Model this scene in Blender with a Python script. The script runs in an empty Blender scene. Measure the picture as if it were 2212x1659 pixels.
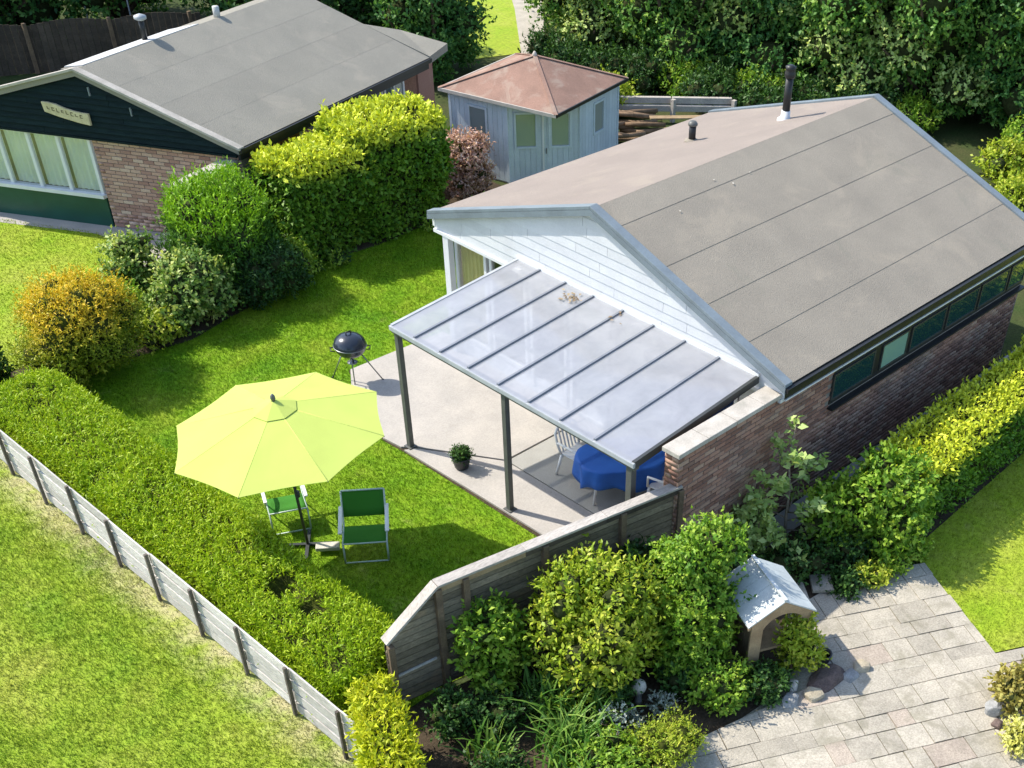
import bpy, math, random
import numpy as np
from mathutils import Vector, Matrix

random.seed(7)
rng = np.random.default_rng(7)
SC = bpy.context.scene
COL = SC.collection
R = math.radians

# ------------------------------------------------------------------ camera
CAM = (-12.189, -8.010, 11.046)
PITCH, YAW, ROLL, FOC, PPX, PPY = R(43.482), R(38.499), R(4.429), 2524.6, 1448.4, 1403.1
fw = Vector((math.cos(PITCH) * math.cos(YAW), math.cos(PITCH) * math.sin(YAW), -math.sin(PITCH)))
rt = fw.cross(Vector((0, 0, 1))).normalized()
up = rt.cross(fw)
r2 = rt * math.cos(ROLL) + up * math.sin(ROLL)
u2 = up * math.cos(ROLL) - rt * math.sin(ROLL)
cam_d = bpy.data.cameras.new('camera')
cam = bpy.data.objects.new('camera', cam_d)
COL.objects.link(cam)
cam.matrix_world = Matrix(((r2.x, u2.x, -fw.x, CAM[0]), (r2.y, u2.y, -fw.y, CAM[1]),
                           (r2.z, u2.z, -fw.z, CAM[2]), (0, 0, 0, 1)))
cam_d.sensor_fit = 'HORIZONTAL'
cam_d.sensor_width = 36
cam_d.lens = FOC / 2212 * 36
cam_d.shift_x = (1106 - PPX) / 2212
cam_d.shift_y = (PPY - 829.5) / 2212
cam_d.clip_start = 0.1
cam_d.clip_end = 1000
SC.camera = cam


def px(P):
    """world points (n,3) -> picture coordinates in 2212 x 1659 units and depth"""
    d = np.atleast_2d(np.asarray(P, float)) - np.array(CAM)
    z = d @ np.array(fw)
    return PPX + FOC * (d @ np.array(r2)) / z, PPY - FOC * (d @ np.array(u2)) / z, z


# ------------------------------------------------------------------ light
SUN = Vector((-0.37, 0.87, 1.0)).normalized()
world = bpy.data.worlds.new('World')
SC.world = world
world.use_nodes = True
wn = world.node_tree
sky = wn.nodes.new('ShaderNodeTexSky')
sky.sky_type = 'NISHITA'
sky.sun_disc = False
sky.sun_elevation = math.asin(SUN.z)
sky.sun_rotation = math.atan2(SUN.x, SUN.y)
wn.nodes['Background'].inputs['Strength'].default_value = 0.15
wn.links.new(sky.outputs[0], wn.nodes['Background'].inputs[0])
sun_d = bpy.data.lights.new('sun', 'SUN')
sun_d.energy = 3.3
sun_d.angle = R(0.6)
sun_d.color = (1.0, 0.94, 0.84)
sun = bpy.data.objects.new('sun', sun_d)
COL.objects.link(sun)
sun.rotation_euler = (-SUN).to_track_quat('-Z', 'Y').to_euler()
SC.view_settings.view_transform = 'Standard'
SC.view_settings.look = 'None'
SC.view_settings.exposure = 1.06
SC.view_settings.gamma = 1.0
SC.cycles.max_bounces = 8
SC.cycles.transparent_max_bounces = 12


# ------------------------------------------------------------------ materials
def _mix(nt, a, b, fac, blend='MIX'):
    m = nt.nodes.new('ShaderNodeMix')
    m.data_type = 'RGBA'
    m.blend_type = blend
    for s, v in ((m.inputs['Factor'], fac), (m.inputs[6], a), (m.inputs[7], b)):
        if isinstance(v, (int, float)):
            s.default_value = v
        elif isinstance(v, tuple):
            s.default_value = (*v[:3], 1)
        else:
            nt.links.new(v, s)
    return m.outputs[2]


def _noise(nt, vec, scale, detail=5, rough=.55, dist=0):
    n = nt.nodes.new('ShaderNodeTexNoise')
    n.inputs['Scale'].default_value = scale
    n.inputs['Detail'].default_value = detail
    n.inputs['Roughness'].default_value = rough
    n.inputs['Distortion'].default_value = dist
    if vec is not None:
        nt.links.new(vec, n.inputs['Vector'])
    return n.outputs[0]


def _ramp(nt, fac, stops):
    r = nt.nodes.new('ShaderNodeValToRGB')
    e = r.color_ramp.elements
    e[0].position, e[0].color = stops[0][0], (*stops[0][1], 1)
    e[1].position, e[1].color = stops[-1][0], (*stops[-1][1], 1)
    for p, c in stops[1:-1]:
        k = e.new(p)
        k.color = (*c, 1)
    nt.links.new(fac, r.inputs[0])
    return r.outputs[0]


def _gray(v):
    return (v, v, v)


def mat(name, c1, c2=None, scale=3.0, rough=.8, spec=.3, bump=0.0, bscale=60, grain=.25, gscale=45,
        metal=0.0, var=0.0, stain=None, stretch=(1, 1, 1), lo=.35, hi=.65, stain2=None):
    m = bpy.data.materials.new(name)
    m.use_nodes = True
    nt = m.node_tree
    b = nt.nodes['Principled BSDF']
    geo = nt.nodes.new('ShaderNodeNewGeometry')
    mp = nt.nodes.new('ShaderNodeMapping')
    mp.inputs['Scale'].default_value = stretch
    nt.links.new(geo.outputs['Position'], mp.inputs['Vector'])
    pos = mp.outputs[0]
    c2 = c2 or tuple(x * .75 for x in c1)
    col = _ramp(nt, _noise(nt, pos, scale), [(lo, c1), (hi, c2)])
    if grain:
        g = _ramp(nt, _noise(nt, pos, gscale, 4, .7), [(.3, _gray(1 - grain)), (.7, _gray(1 + grain * .6))])
        col = _mix(nt, col, g, 1.0, 'MULTIPLY')
    if stain:
        f = _ramp(nt, _noise(nt, pos, stain[1], 6, .65, .6), [(stain[2], _gray(0)), (stain[2] + .12, _gray(stain[3]))])
        col = _mix(nt, col, stain[0], f)
    if stain2:
        f2 = _ramp(nt, _noise(nt, pos, stain2[1], 8, .72, 1.2), [(stain2[2], _gray(0)), (stain2[2] + .1, _gray(stain2[3]))])
        col = _mix(nt, col, stain2[0], f2)
    if var:
        oi = nt.nodes.new('ShaderNodeObjectInfo')
        v = _ramp(nt, oi.outputs['Random'], [(0, _gray(1 - var)), (1, _gray(1 + var))])
        col = _mix(nt, col, v, 1.0, 'MULTIPLY')
    nt.links.new(col, b.inputs['Base Color'])
    b.inputs['Roughness'].default_value = rough
    b.inputs['Specular IOR Level'].default_value = spec
    b.inputs['Metallic'].default_value = metal
    if bump:
        bp = nt.nodes.new('ShaderNodeBump')
        bp.inputs['Strength'].default_value = bump
        bp.inputs['Distance'].default_value = .02
        nt.links.new(_noise(nt, pos, bscale, 5, .6), bp.inputs['Height'])
        nt.links.new(bp.outputs[0], b.inputs['Normal'])
    return m


def leafmat(name, dark, mid, light, tip=None, trans=.3, rough=.5, spec=.25):
    m = bpy.data.materials.new(name)
    m.use_nodes = True
    nt = m.node_tree
    b = nt.nodes['Principled BSDF']
    a = nt.nodes.new('ShaderNodeAttribute')
    a.attribute_name = 'rnd'
    col = _ramp(nt, a.outputs['Fac'], [(0, dark), (.5, mid), (1, light)])
    if tip:
        t = nt.nodes.new('ShaderNodeAttribute')
        t.attribute_name = 'tip'
        col = _mix(nt, col, tip, t.outputs['Fac'])
    nt.links.new(col, b.inputs['Base Color'])
    b.inputs['Roughness'].default_value = rough
    b.inputs['Specular IOR Level'].default_value = spec
    tr = nt.nodes.new('ShaderNodeBsdfTranslucent')
    nt.links.new(_mix(nt, col, (1.0, 1.0, .55), 1.0, 'MULTIPLY'), tr.inputs[0])
    mx = nt.nodes.new('ShaderNodeMixShader')
    mx.inputs[0].default_value = trans
    nt.links.new(b.outputs[0], mx.inputs[1])
    nt.links.new(tr.outputs[0], mx.inputs[2])
    nt.links.new(mx.outputs[0], nt.nodes['Material Output'].inputs[0])
    return m


def lawnmat(name, a, b, c, dry, dry_lo, band=None, blades=False):
    """grass: three greens in soft patches, dry straw showing where the sward is thin; band = (x, width): worn strip beside a fence"""
    m = bpy.data.materials.new(name)
    m.use_nodes = True
    nt = m.node_tree
    bs = nt.nodes['Principled BSDF']
    geo = nt.nodes.new('ShaderNodeNewGeometry')
    pos = geo.outputs['Position']
    col = _ramp(nt, _noise(nt, pos, .9, 6, .6), [(.3, a), (.5, b), (.7, c)])
    col = _mix(nt, col, _ramp(nt, _noise(nt, pos, 11, 5, .7), [(.3, _gray(.62)), (.72, _gray(1.25))]), 1.0, 'MULTIPLY')
    f = _ramp(nt, _noise(nt, pos, 1.7, 8, .68, .5), [(dry_lo, _gray(0)), (dry_lo + .16, _gray(.85))])
    col = _mix(nt, col, dry, f)
    if band:
        sx = nt.nodes.new('ShaderNodeSeparateXYZ')
        nt.links.new(pos, sx.inputs[0])
        mr = nt.nodes.new('ShaderNodeMapRange')
        mr.inputs['From Min'].default_value = band[0]
        mr.inputs['From Max'].default_value = band[0] - band[1]
        mr.inputs['To Min'].default_value = 1.0
        mr.inputs['To Max'].default_value = 0.0
        nt.links.new(sx.outputs[0], mr.inputs['Value'])
        ad = nt.nodes.new('ShaderNodeMath')
        ad.operation = 'MULTIPLY'
        nt.links.new(mr.outputs[0], ad.inputs[0])
        nt.links.new(_ramp(nt, _noise(nt, pos, 2.2, 6, .65), [(.36, _gray(0)), (.6, _gray(.85))]), ad.inputs[1])
        col = _mix(nt, col, (.50, .44, .26), ad.outputs[0])
    if blades:
        at = nt.nodes.new('ShaderNodeAttribute')
        at.attribute_name = 'rnd'
        col = _mix(nt, col, _ramp(nt, at.outputs['Fac'], [(0, _gray(.6)), (1, _gray(1.35))]), 1.0, 'MULTIPLY')
    nt.links.new(col, bs.inputs['Base Color'])
    bs.inputs['Roughness'].default_value = .75
    bs.inputs['Specular IOR Level'].default_value = .15
    if blades:
        tr = nt.nodes.new('ShaderNodeBsdfTranslucent')
        nt.links.new(col, tr.inputs[0])
        mx = nt.nodes.new('ShaderNodeMixShader')
        mx.inputs[0].default_value = .35
        nt.links.new(bs.outputs[0], mx.inputs[1])
        nt.links.new(tr.outputs[0], mx.inputs[2])
        nt.links.new(mx.outputs[0], nt.nodes['Material Output'].inputs[0])
    else:
        bp = nt.nodes.new('ShaderNodeBump')
        bp.inputs['Strength'].default_value = .6
        bp.inputs['Distance'].default_value = .03
        nt.links.new(_noise(nt, pos, 35, 6, .7), bp.inputs['Height'])
        nt.links.new(bp.outputs[0], bs.inputs['Normal'])
    return m


def rndmat(name, stops, rough=.85, grain=.3, gscale=70, stain=None):
    """pieces whose tone differs from one to the next (face attribute rnd)"""
    m = bpy.data.materials.new(name)
    m.use_nodes = True
    nt = m.node_tree
    b = nt.nodes['Principled BSDF']
    a = nt.nodes.new('ShaderNodeAttribute')
    a.attribute_name = 'rnd'
    geo = nt.nodes.new('ShaderNodeNewGeometry')
    col = _ramp(nt, a.outputs['Fac'], stops)
    g = _ramp(nt, _noise(nt, geo.outputs['Position'], gscale, 4, .7), [(.3, _gray(1 - grain)), (.7, _gray(1 + grain * .6))])
    col = _mix(nt, col, g, 1.0, 'MULTIPLY')
    if stain:
        f = _ramp(nt, _noise(nt, geo.outputs['Position'], stain[1], 6, .65, .6), [(stain[2], _gray(0)), (stain[2] + .2, _gray(stain[3]))])
        col = _mix(nt, col, stain[0], f)
    nt.links.new(col, b.inputs['Base Color'])
    b.inputs['Roughness'].default_value = rough
    b.inputs['Specular IOR Level'].default_value = .2
    return m


def schlick(nt, f0):
    """reflectance of a thin pane, the same from either side"""
    lw = nt.nodes.new('ShaderNodeLayerWeight')
    lw.inputs[0].default_value = .5
    pw_ = nt.nodes.new('ShaderNodeMath')
    pw_.operation = 'POWER'
    pw_.inputs[1].default_value = 5
    nt.links.new(lw.outputs['Facing'], pw_.inputs[0])
    ma = nt.nodes.new('ShaderNodeMath')
    ma.operation = 'MULTIPLY_ADD'
    ma.use_clamp = True
    ma.inputs[1].default_value = 1 - f0
    ma.inputs[2].default_value = f0
    nt.links.new(pw_.outputs[0], ma.inputs[0])
    return ma.outputs[0]


def glassmat(name, tint, gloss=.25, clear=.0, rough=.03):
    m = bpy.data.materials.new(name)
    m.use_nodes = True
    nt = m.node_tree
    nt.nodes.remove(nt.nodes['Principled BSDF'])
    d = nt.nodes.new('ShaderNodeBsdfDiffuse')
    d.inputs[0].default_value = (*tint, 1)
    g = nt.nodes.new('ShaderNodeBsdfGlossy')
    g.inputs['Roughness'].default_value = rough
    base = d.outputs[0]
    if clear:
        t = nt.nodes.new('ShaderNodeBsdfTransparent')
        mt = nt.nodes.new('ShaderNodeMixShader')
        mt.inputs[0].default_value = clear
        nt.links.new(d.outputs[0], mt.inputs[1])
        nt.links.new(t.outputs[0], mt.inputs[2])
        base = mt.outputs[0]
    mx = nt.nodes.new('ShaderNodeMixShader')
    nt.links.new(schlick(nt, .04 + gloss), mx.inputs[0])
    nt.links.new(base, mx.inputs[1])
    nt.links.new(g.outputs[0], mx.inputs[2])
    nt.links.new(mx.outputs[0], nt.nodes['Material Output'].inputs[0])
    return m


def polycarbonate(name):
    m = bpy.data.materials.new(name)
    m.use_nodes = True
    nt = m.node_tree
    nt.nodes.remove(nt.nodes['Principled BSDF'])
    geo = nt.nodes.new('ShaderNodeNewGeometry')
    dirt = _ramp(nt, _noise(nt, geo.outputs['Position'], 2.6, 7, .65, .4), [(.30, (.64, .645, .675)), (.70, (.52, .53, .56))])
    d = nt.nodes.new('ShaderNodeBsdfDiffuse')
    tl = nt.nodes.new('ShaderNodeBsdfTranslucent')
    nt.links.new(dirt, d.inputs[0])
    nt.links.new(dirt, tl.inputs[0])
    t = nt.nodes.new('ShaderNodeBsdfTransparent')
    t.inputs[0].default_value = (.97, .98, 1, 1)
    g = nt.nodes.new('ShaderNodeBsdfGlossy')
    g.inputs['Roughness'].default_value = .12
    a = nt.nodes.new('ShaderNodeMixShader')
    a.inputs[0].default_value = .42
    nt.links.new(d.outputs[0], a.inputs[1])
    nt.links.new(tl.outputs[0], a.inputs[2])
    c = nt.nodes.new('ShaderNodeMixShader')
    c.inputs[0].default_value = .43
    nt.links.new(a.outputs[0], c.inputs[1])
    nt.links.new(t.outputs[0], c.inputs[2])
    e = nt.nodes.new('ShaderNodeMixShader')
    nt.links.new(schlick(nt, .06), e.inputs[0])
    nt.links.new(c.outputs[0], e.inputs[1])
    nt.links.new(g.outputs[0], e.inputs[2])
    nt.links.new(e.outputs[0], nt.nodes['Material Output'].inputs[0])
    return m


def fabric(name, c, trans=.25, fold=.05):
    m = mat(name, c, tuple(x * .93 for x in c), scale=2.2, rough=.85, spec=.15, grain=.05, gscale=120)
    nt = m.node_tree
    tr = nt.nodes.new('ShaderNodeBsdfTranslucent')
    tr.inputs[0].default_value = (*c, 1)
    mx = nt.nodes.new('ShaderNodeMixShader')
    mx.inputs[0].default_value = trans
    nt.links.new(nt.nodes['Principled BSDF'].outputs[0], mx.inputs[1])
    nt.links.new(tr.outputs[0], mx.inputs[2])
    nt.links.new(mx.outputs[0], nt.nodes['Material Output'].inputs[0])
    return m


M = {}
M['soil'] = mat('soil', (.055, .042, .028), (.09, .068, .045), 4, .95, .1, .8, 30, .4, 25)
M['ground'] = mat('ground', (.045, .07, .02), (.07, .075, .03), 1.2, .95, .1, .5, 25, .35, 20)
GA, GB, GC = (.12, .28, .009), (.20, .345, .012), (.31, .41, .03)
M['lawn'] = lawnmat('lawn', GA, GB, GC, (.36, .39, .09), .60)
M['lawn_blade'] = lawnmat('lawn_blade', GA, GB, GC, (.36, .41, .09), .61, blades=True)
FA, FB, FC = (.20, .335, .02), (.285, .385, .03), (.37, .415, .06)
M['field'] = lawnmat('field', FA, FB, FC, (.42, .40, .15), .64, band=(-7.32, .6))
M['field_blade'] = lawnmat('field_blade', FA, FB, FC, (.42, .42, .14), .66, band=(-7.32, .5), blades=True)
NA, NB, NC = (.24, .38, .016), (.31, .40, .03), (.37, .42, .055)
M['nlawn'] = lawnmat('neighbour_lawn', NA, NB, NC, (.40, .38, .12), .62)
M['nlawn_blade'] = lawnmat('neighbour_lawn_blade', NA, NB, NC, (.40, .38, .12), .62, blades=True)
M['concrete'] = mat('concrete', (.44, .405, .36), (.375, .35, .315), 1.6, .9, .2, .15, 60, .16, 40, stain=((.30, .28, .25), 1.1, .58, .5), stain2=((.24, .225, .19), 5.0, .64, .5))
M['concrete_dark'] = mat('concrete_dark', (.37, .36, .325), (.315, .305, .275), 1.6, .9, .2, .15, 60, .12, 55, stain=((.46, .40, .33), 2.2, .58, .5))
M['coping'] = mat('coping', (.50, .46, .40), (.38, .35, .30), 5, .9, .2, .3, 60, .2, 50, stain=((.25, .25, .2), 5, .6, .5))
M['mortar'] = mat('mortar', (.26, .235, .205), (.20, .18, .16), 8, .95, .1, .3, 80)
M['brick'] = rndmat('brick', [(0, (.18, .10, .075)), (.3, (.30, .16, .115)), (.65, (.37, .21, .15)), (1, (.42, .285, .21))], stain=((.22, .20, .17), 1.1, .5, .55))
M['brick_n'] = rndmat('brick_tan', [(0, (.36, .205, .165)), (.3, (.47, .285, .225)), (.65, (.54, .345, .26)), (1, (.60, .45, .36))], stain=((.54, .42, .36), 1.6, .55, .4))
M['felt'] = mat('roof_felt', (.305, .27, .215), (.255, .227, .183), 1.2, .92, .2, .6, 60, .22, 70, var=.05, stain=((.345, .298, .23), .9, .54, .5), lo=.3, hi=.7, stain2=((.215, .205, .16), .55, .57, .5))
M['felt_n'] = mat('roof_felt_grey', (.295, .275, .225), (.25, .236, .195), 1.2, .92, .2, .6, 60, .22, 70, var=.03, stain=((.335, .30, .24), 1.1, .55, .55), lo=.3, hi=.7, stain2=((.215, .21, .17), .7, .59, .5))
M['felt_l'] = mat('roof_felt_pink', (.29, .245, .21), (.26, .22, .19), 1.0, .92, .2, .7, 60, .2, 80, var=.02, stain=((.32, .275, .22), 1.3, .56, .5))
M['verge'] = mat('zinc', (.185, .225, .25), (.15, .18, .20), 3, .5, .4, 0, 60, .12, 30)
M['gutter'] = mat('black_plastic', (.014, .015, .016), (.02, .02, .02), 3, .45, .4, 0, 60, .1)
M['white'] = mat('white_board', (.60, .61, .62), (.55, .56, .575), 2.5, .6, .3, .1, 30, .08, 40, var=.05, stain=((.45, .45, .42), 2.5, .62, .4))
M['white_frame'] = mat('white_paint', (.70, .71, .71), (.65, .66, .66), 4, .45, .4, 0, 60, .05)
M['dark_board'] = mat('dark_green_board', (.006, .016, .018), (.010, .024, .025), 3, .75, .12, .2, 40, .2, 30, var=.18, stretch=(1, 1, 6))
M['green_panel'] = mat('green_panel', (.008, .062, .045), (.011, .078, .057), 2, .35, .5, 0, 60, .1)
M['curtain_n'] = mat('net_curtain', (.66, .74, .68), (.56, .65, .60), 6, .9, .1, 0, 60, .1, 12, stretch=(1, 1, .12))
M['curtain'] = mat('yellow_curtain', (.78, .71, .34), (.70, .63, .29), 6, .9, .1, 0, 60, .08, 12)
M['glass'] = glassmat('window_glass', (.02, .03, .03), .03, .90)
M['glass_dark'] = glassmat('window_glass_dark', (.015, .05, .05), .12, 0, .05)
M['glass_sky_tint'] = glassmat('shed_glass_sky_tint', (.24, .28, .28), .12, 0, .08)  # pale diffuse tint stands in for sky reflected in the panes
M['glass_pale'] = glassmat('window_glass_pale', (.24, .40, .30), .10, 0, .05)
M['interior'] = mat('interior', (.10, .09, .08), (.08, .07, .06), 2, .9)
M['alu'] = mat('grey_aluminium', (.12, .122, .11), (.095, .098, .09), 4, .45, .4, 0, 60, .12)
M['alu_dark'] = mat('dark_aluminium', (.04, .045, .042), (.05, .052, .05), 4, .45, .4, 0, 60, .1)
M['alu_top'] = mat('pale_aluminium', (.42, .44, .45), (.34, .36, .37), 4, .45, .4, 0, 60, .1)
M['bar'] = mat('glazing_bar', (.20, .215, .24), (.165, .18, .205), 4, .5, .4, 0, 60, .1)
M['poly'] = polycarbonate('opal_sheet')
M['wood_grey'] = mat('weathered_wood', (.64, .605, .565), (.52, .49, .45), 4, .9, .15, .4, 50, .3, 40, var=.13, stretch=(1, .25, 1))
M['wood_cap'] = mat('weathered_cap', (.44, .40, .35), (.36, .33, .29), 4, .9, .15, .4, 50, .3, 40, var=.1, stretch=(.3, 1, 1))
M['wood_dark'] = mat('dark_wood', (.085, .068, .052), (.055, .046, .036), 5, .85, .2, .3, 50, .35, 40, var=.2, stretch=(.3, 1, 1))
M['wood_post'] = mat('brown_post', (.23, .165, .105), (.15, .11, .075), 5, .85, .2, .3, 50, .35, 40, var=.2)
M['wood_fence'] = mat('stained_panel', (.25, .205, .14), (.16, .135, .095), 4, .85, .2, .3, 50, .35, 40, var=.3, stretch=(.3, 1, 1), stain=((.32, .22, .13), 2.5, .56, .6))
M['wood_tan'] = mat('tan_wood', (.40, .29, .17), (.30, .21, .12), 5, .8, .2, .3, 50, .25, 40, var=.1)
M['sign_wood'] = mat('sign_wood', (.62, .54, .34), (.50, .43, .26), 8, .7, .2, .2, 50, .15)
M['sign_paint'] = mat('sign_letters', (.16, .13, .07), (.12, .10, .05), 8, .7)
M['blue_board'] = mat('blue_board', (.53, .60, .65), (.475, .545, .60), 3, .65, .25, .1, 40, .08, 30, var=.05)
M['red_felt'] = mat('red_felt', (.325, .20, .15), (.265, .165, .125), 2.2, .92, .15, .5, 90, .28, 60, stain=((.38, .30, .235), 1.6, .5, .6))
M['felt_edge'] = mat('felt_edge', (.52, .47, .40), (.42, .38, .33), 5, .8, .2, 0, 60, .15)
M['lime'] = fabric('lime_canvas', (.60, .69, .165), .25)
M['lime_seam'] = mat('lime_seam', (.57, .655, .155), (.54, .62, .145), 8, .85, .15)
M['blue_cloth'] = mat('blue_cloth', (.02, .11, .42), (.016, .09, .36), 3, .6, .3, 0, 60, .08)
M['white_plastic'] = mat('white_plastic', (.78, .77, .74), (.72, .71, .69), 4, .4, .4, 0, 60, .04)
M['green_canvas'] = fabric('green_canvas', (.085, .31, .045), .42)
M['tube_pale'] = mat('pale_green_tube', (.55, .66, .58), (.47, .58, .5), 6, .4, .5, 0, 60, .05)
M['kettle'] = mat('enamel_black', (.022, .028, .04), (.028, .035, .05), 6, .22, .6, 0, 60, .08)
M['steel'] = mat('steel', (.30, .31, .32), (.24, .25, .26), 6, .35, .5, 0, 60, .1, metal=.7)
M['pot'] = mat('black_pot', (.02, .022, .025), (.03, .032, .034), 6, .4, .5, 0, 60, .1)
M['slab'] = mat('paving_stone', (.455, .41, .33), (.375, .34, .275), 3.2, .92, .15, .5, 60, .34, 42, var=.11, stain=((.24, .22, .16), 2.0, .52, .6))
M['slab_pink'] = mat('paving_stone_warm', (.45, .38, .305), (.38, .32, .26), 3.2, .92, .15, .5, 60, .34, 42, var=.1, stain=((.24, .22, .16), 2.0, .54, .6))
M['joint'] = mat('mossy_joint', (.20, .20, .11), (.36, .33, .27), 2.6, .95, .1, .5, 50, .4)
M['stone_tan'] = mat('tan_stone', (.46, .40, .29), (.34, .29, .21), 6, .9, .2, .5, 30, .25)
M['stone_grey'] = mat('grey_stone', (.36, .36, .35), (.26, .26, .25), 6, .9, .2, .5, 30, .25)
M['stone_brown'] = mat('brown_stone', (.175, .125, .105), (.12, .09, .08), 8, .9, .2, .6, 40, .4, 40)
M['stone_pale'] = mat('pale_stone', (.62, .58, .50), (.5, .47, .4), 8, .8, .2, .2, 30, .2)
M['bark'] = mat('bark', (.17, .115, .075), (.10, .07, .048), 7, .9, .15, .6, 40, .3)
M['log'] = mat('log_bark', (.30, .20, .125), (.20, .135, .085), 7, .9, .15, .6, 40, .3, var=.25)
M['post_grey'] = mat('grey_brown_post', (.17, .145, .12), (.12, .10, .085), 6, .85, .2, .3, 50, .3, 40, var=.2)
M['bark_pale'] = mat('pale_bark', (.26, .22, .17), (.18, .15, .11), 7, .9, .15, .4, 40, .3)
M['roofing_white'] = mat('pale_roof_board', (.55, .58, .56), (.46, .49, .48), 4, .7, .25, .1, 40, .12, var=.06)
M['path'] = mat('pale_path', (.48, .44, .38), (.38, .35, .30), 3, .95, .1, .3, 40, .25)
M['far_roof'] = mat('pale_flat_roof', (.55, .55, .53), (.45, .45, .43), 2, .8, .2, 0, 60, .15)
M['core'] = mat('dark_core', (.035, .05, .016), (.05, .055, .022), 9, .95, .05, .8, 18, .5, 14)  # solid fill, coloured dark in place of shade inside the crowns
M['core_y'] = mat('dark_core_gold', (.06, .075, .012), (.045, .05, .014), 9, .95, .05, .8, 18, .5, 14)  # yellower fill, dark for the same painted inner shade
# foliage
M['l_juniper'] = leafmat('juniper_leaf', (.19, .33, .008), (.32, .465, .012), (.46, .56, .03), trans=.28)
M['l_gold'] = leafmat('golden_privet_leaf', (.04, .14, .012), (.10, .245, .02), (.19, .35, .03), tip=(.68, .73, .055), trans=.22)  # yellow top is golden growth; side greens also darkened to paint their shade
M['l_ycol'] = leafmat('golden_thuja_leaf', (.30, .39, .012), (.50, .56, .02), (.70, .68, .05), trans=.27)
M['l_orange'] = leafmat('orange_thuja_leaf', (.10, .18, .014), (.27, .34, .02), (.50, .50, .04), tip=(.86, .60, .04), trans=.24)
M['l_conif'] = leafmat('cypress_leaf', (.025, .085, .012), (.07, .18, .018), (.14, .29, .02), tip=(.28, .50, .012), trans=.22)  # lighter top colour paints the sunlit upper part of the bush
M['l_varieg'] = leafmat('variegated_leaf', (.05, .13, .03), (.20, .33, .06), (.66, .70, .22), trans=.3)
M['l_dark'] = leafmat('dark_leaf', (.016, .055, .014), (.04, .105, .022), (.09, .19, .032), trans=.22)
M['l_fresh'] = leafmat('fresh_leaf', (.08, .21, .02), (.21, .38, .03), (.42, .55, .07), trans=.32)
M['l_lime'] = leafmat('lime_leaf', (.14, .25, .018), (.34, .45, .03), (.58, .60, .08), trans=.32)
M['l_fig'] = leafmat('fig_leaf', (.26, .40, .09), (.44, .58, .17), (.62, .72, .28), trans=.34)
M['l_tree'] = leafmat('tree_leaf', (.05, .15, .035), (.15, .33, .055), (.38, .54, .11), tip=(.64, .74, .25), trans=.38)
M['l_tree2'] = leafmat('tree_leaf_deep', (.035, .125, .038), (.10, .25, .052), (.23, .40, .085), tip=(.52, .62, .17), trans=.36)
M['l_pink'] = leafmat('pieris_leaf', (.22, .12, .07), (.60, .36, .30), (.86, .68, .60), trans=.32)
M['l_reed'] = leafmat('iris_leaf', (.05, .15, .02), (.13, .27, .035), (.27, .40, .08), trans=.3)
M['l_cream'] = leafmat('cream_leaf', (.40, .42, .06), (.66, .64, .14), (.74, .72, .3), trans=.3)
M['l_bronze'] = leafmat('bronze_leaf', (.16, .13, .03), (.33, .28, .06), (.50, .46, .12), trans=.3)
M['l_silver'] = leafmat('silver_leaf', (.20, .27, .20), (.36, .42, .34), (.55, .58, .5), trans=.25)
M['dry_leaf'] = leafmat('dry_leaf', (.20, .14, .08), (.30, .22, .13), (.40, .32, .2), trans=.15)

# ------------------------------------------------------------------ mesh building
ORG = {}


def org(o):
    while o is not None:
        if o.name in ORG:
            return ORG[o.name]
        o = o.parent
    return Vector((0, 0, 0))


def tag(o, label=None, cat=None, group=None, kind=None):
    for k, v in (('label', label), ('category', cat), ('group', group), ('kind', kind)):
        if v:
            o[k] = v
    return o


def thing(name, label, cat, loc, group=None, rz=0, local=False):
    o = bpy.data.objects.new(name, None)
    COL.objects.link(o)
    o.location = loc
    o.rotation_euler = (0, 0, rz)
    o.empty_display_size = .2
    ORG[o.name] = Vector((0, 0, 0)) if local else Vector(loc)
    return tag(o, label, cat, group)


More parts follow.
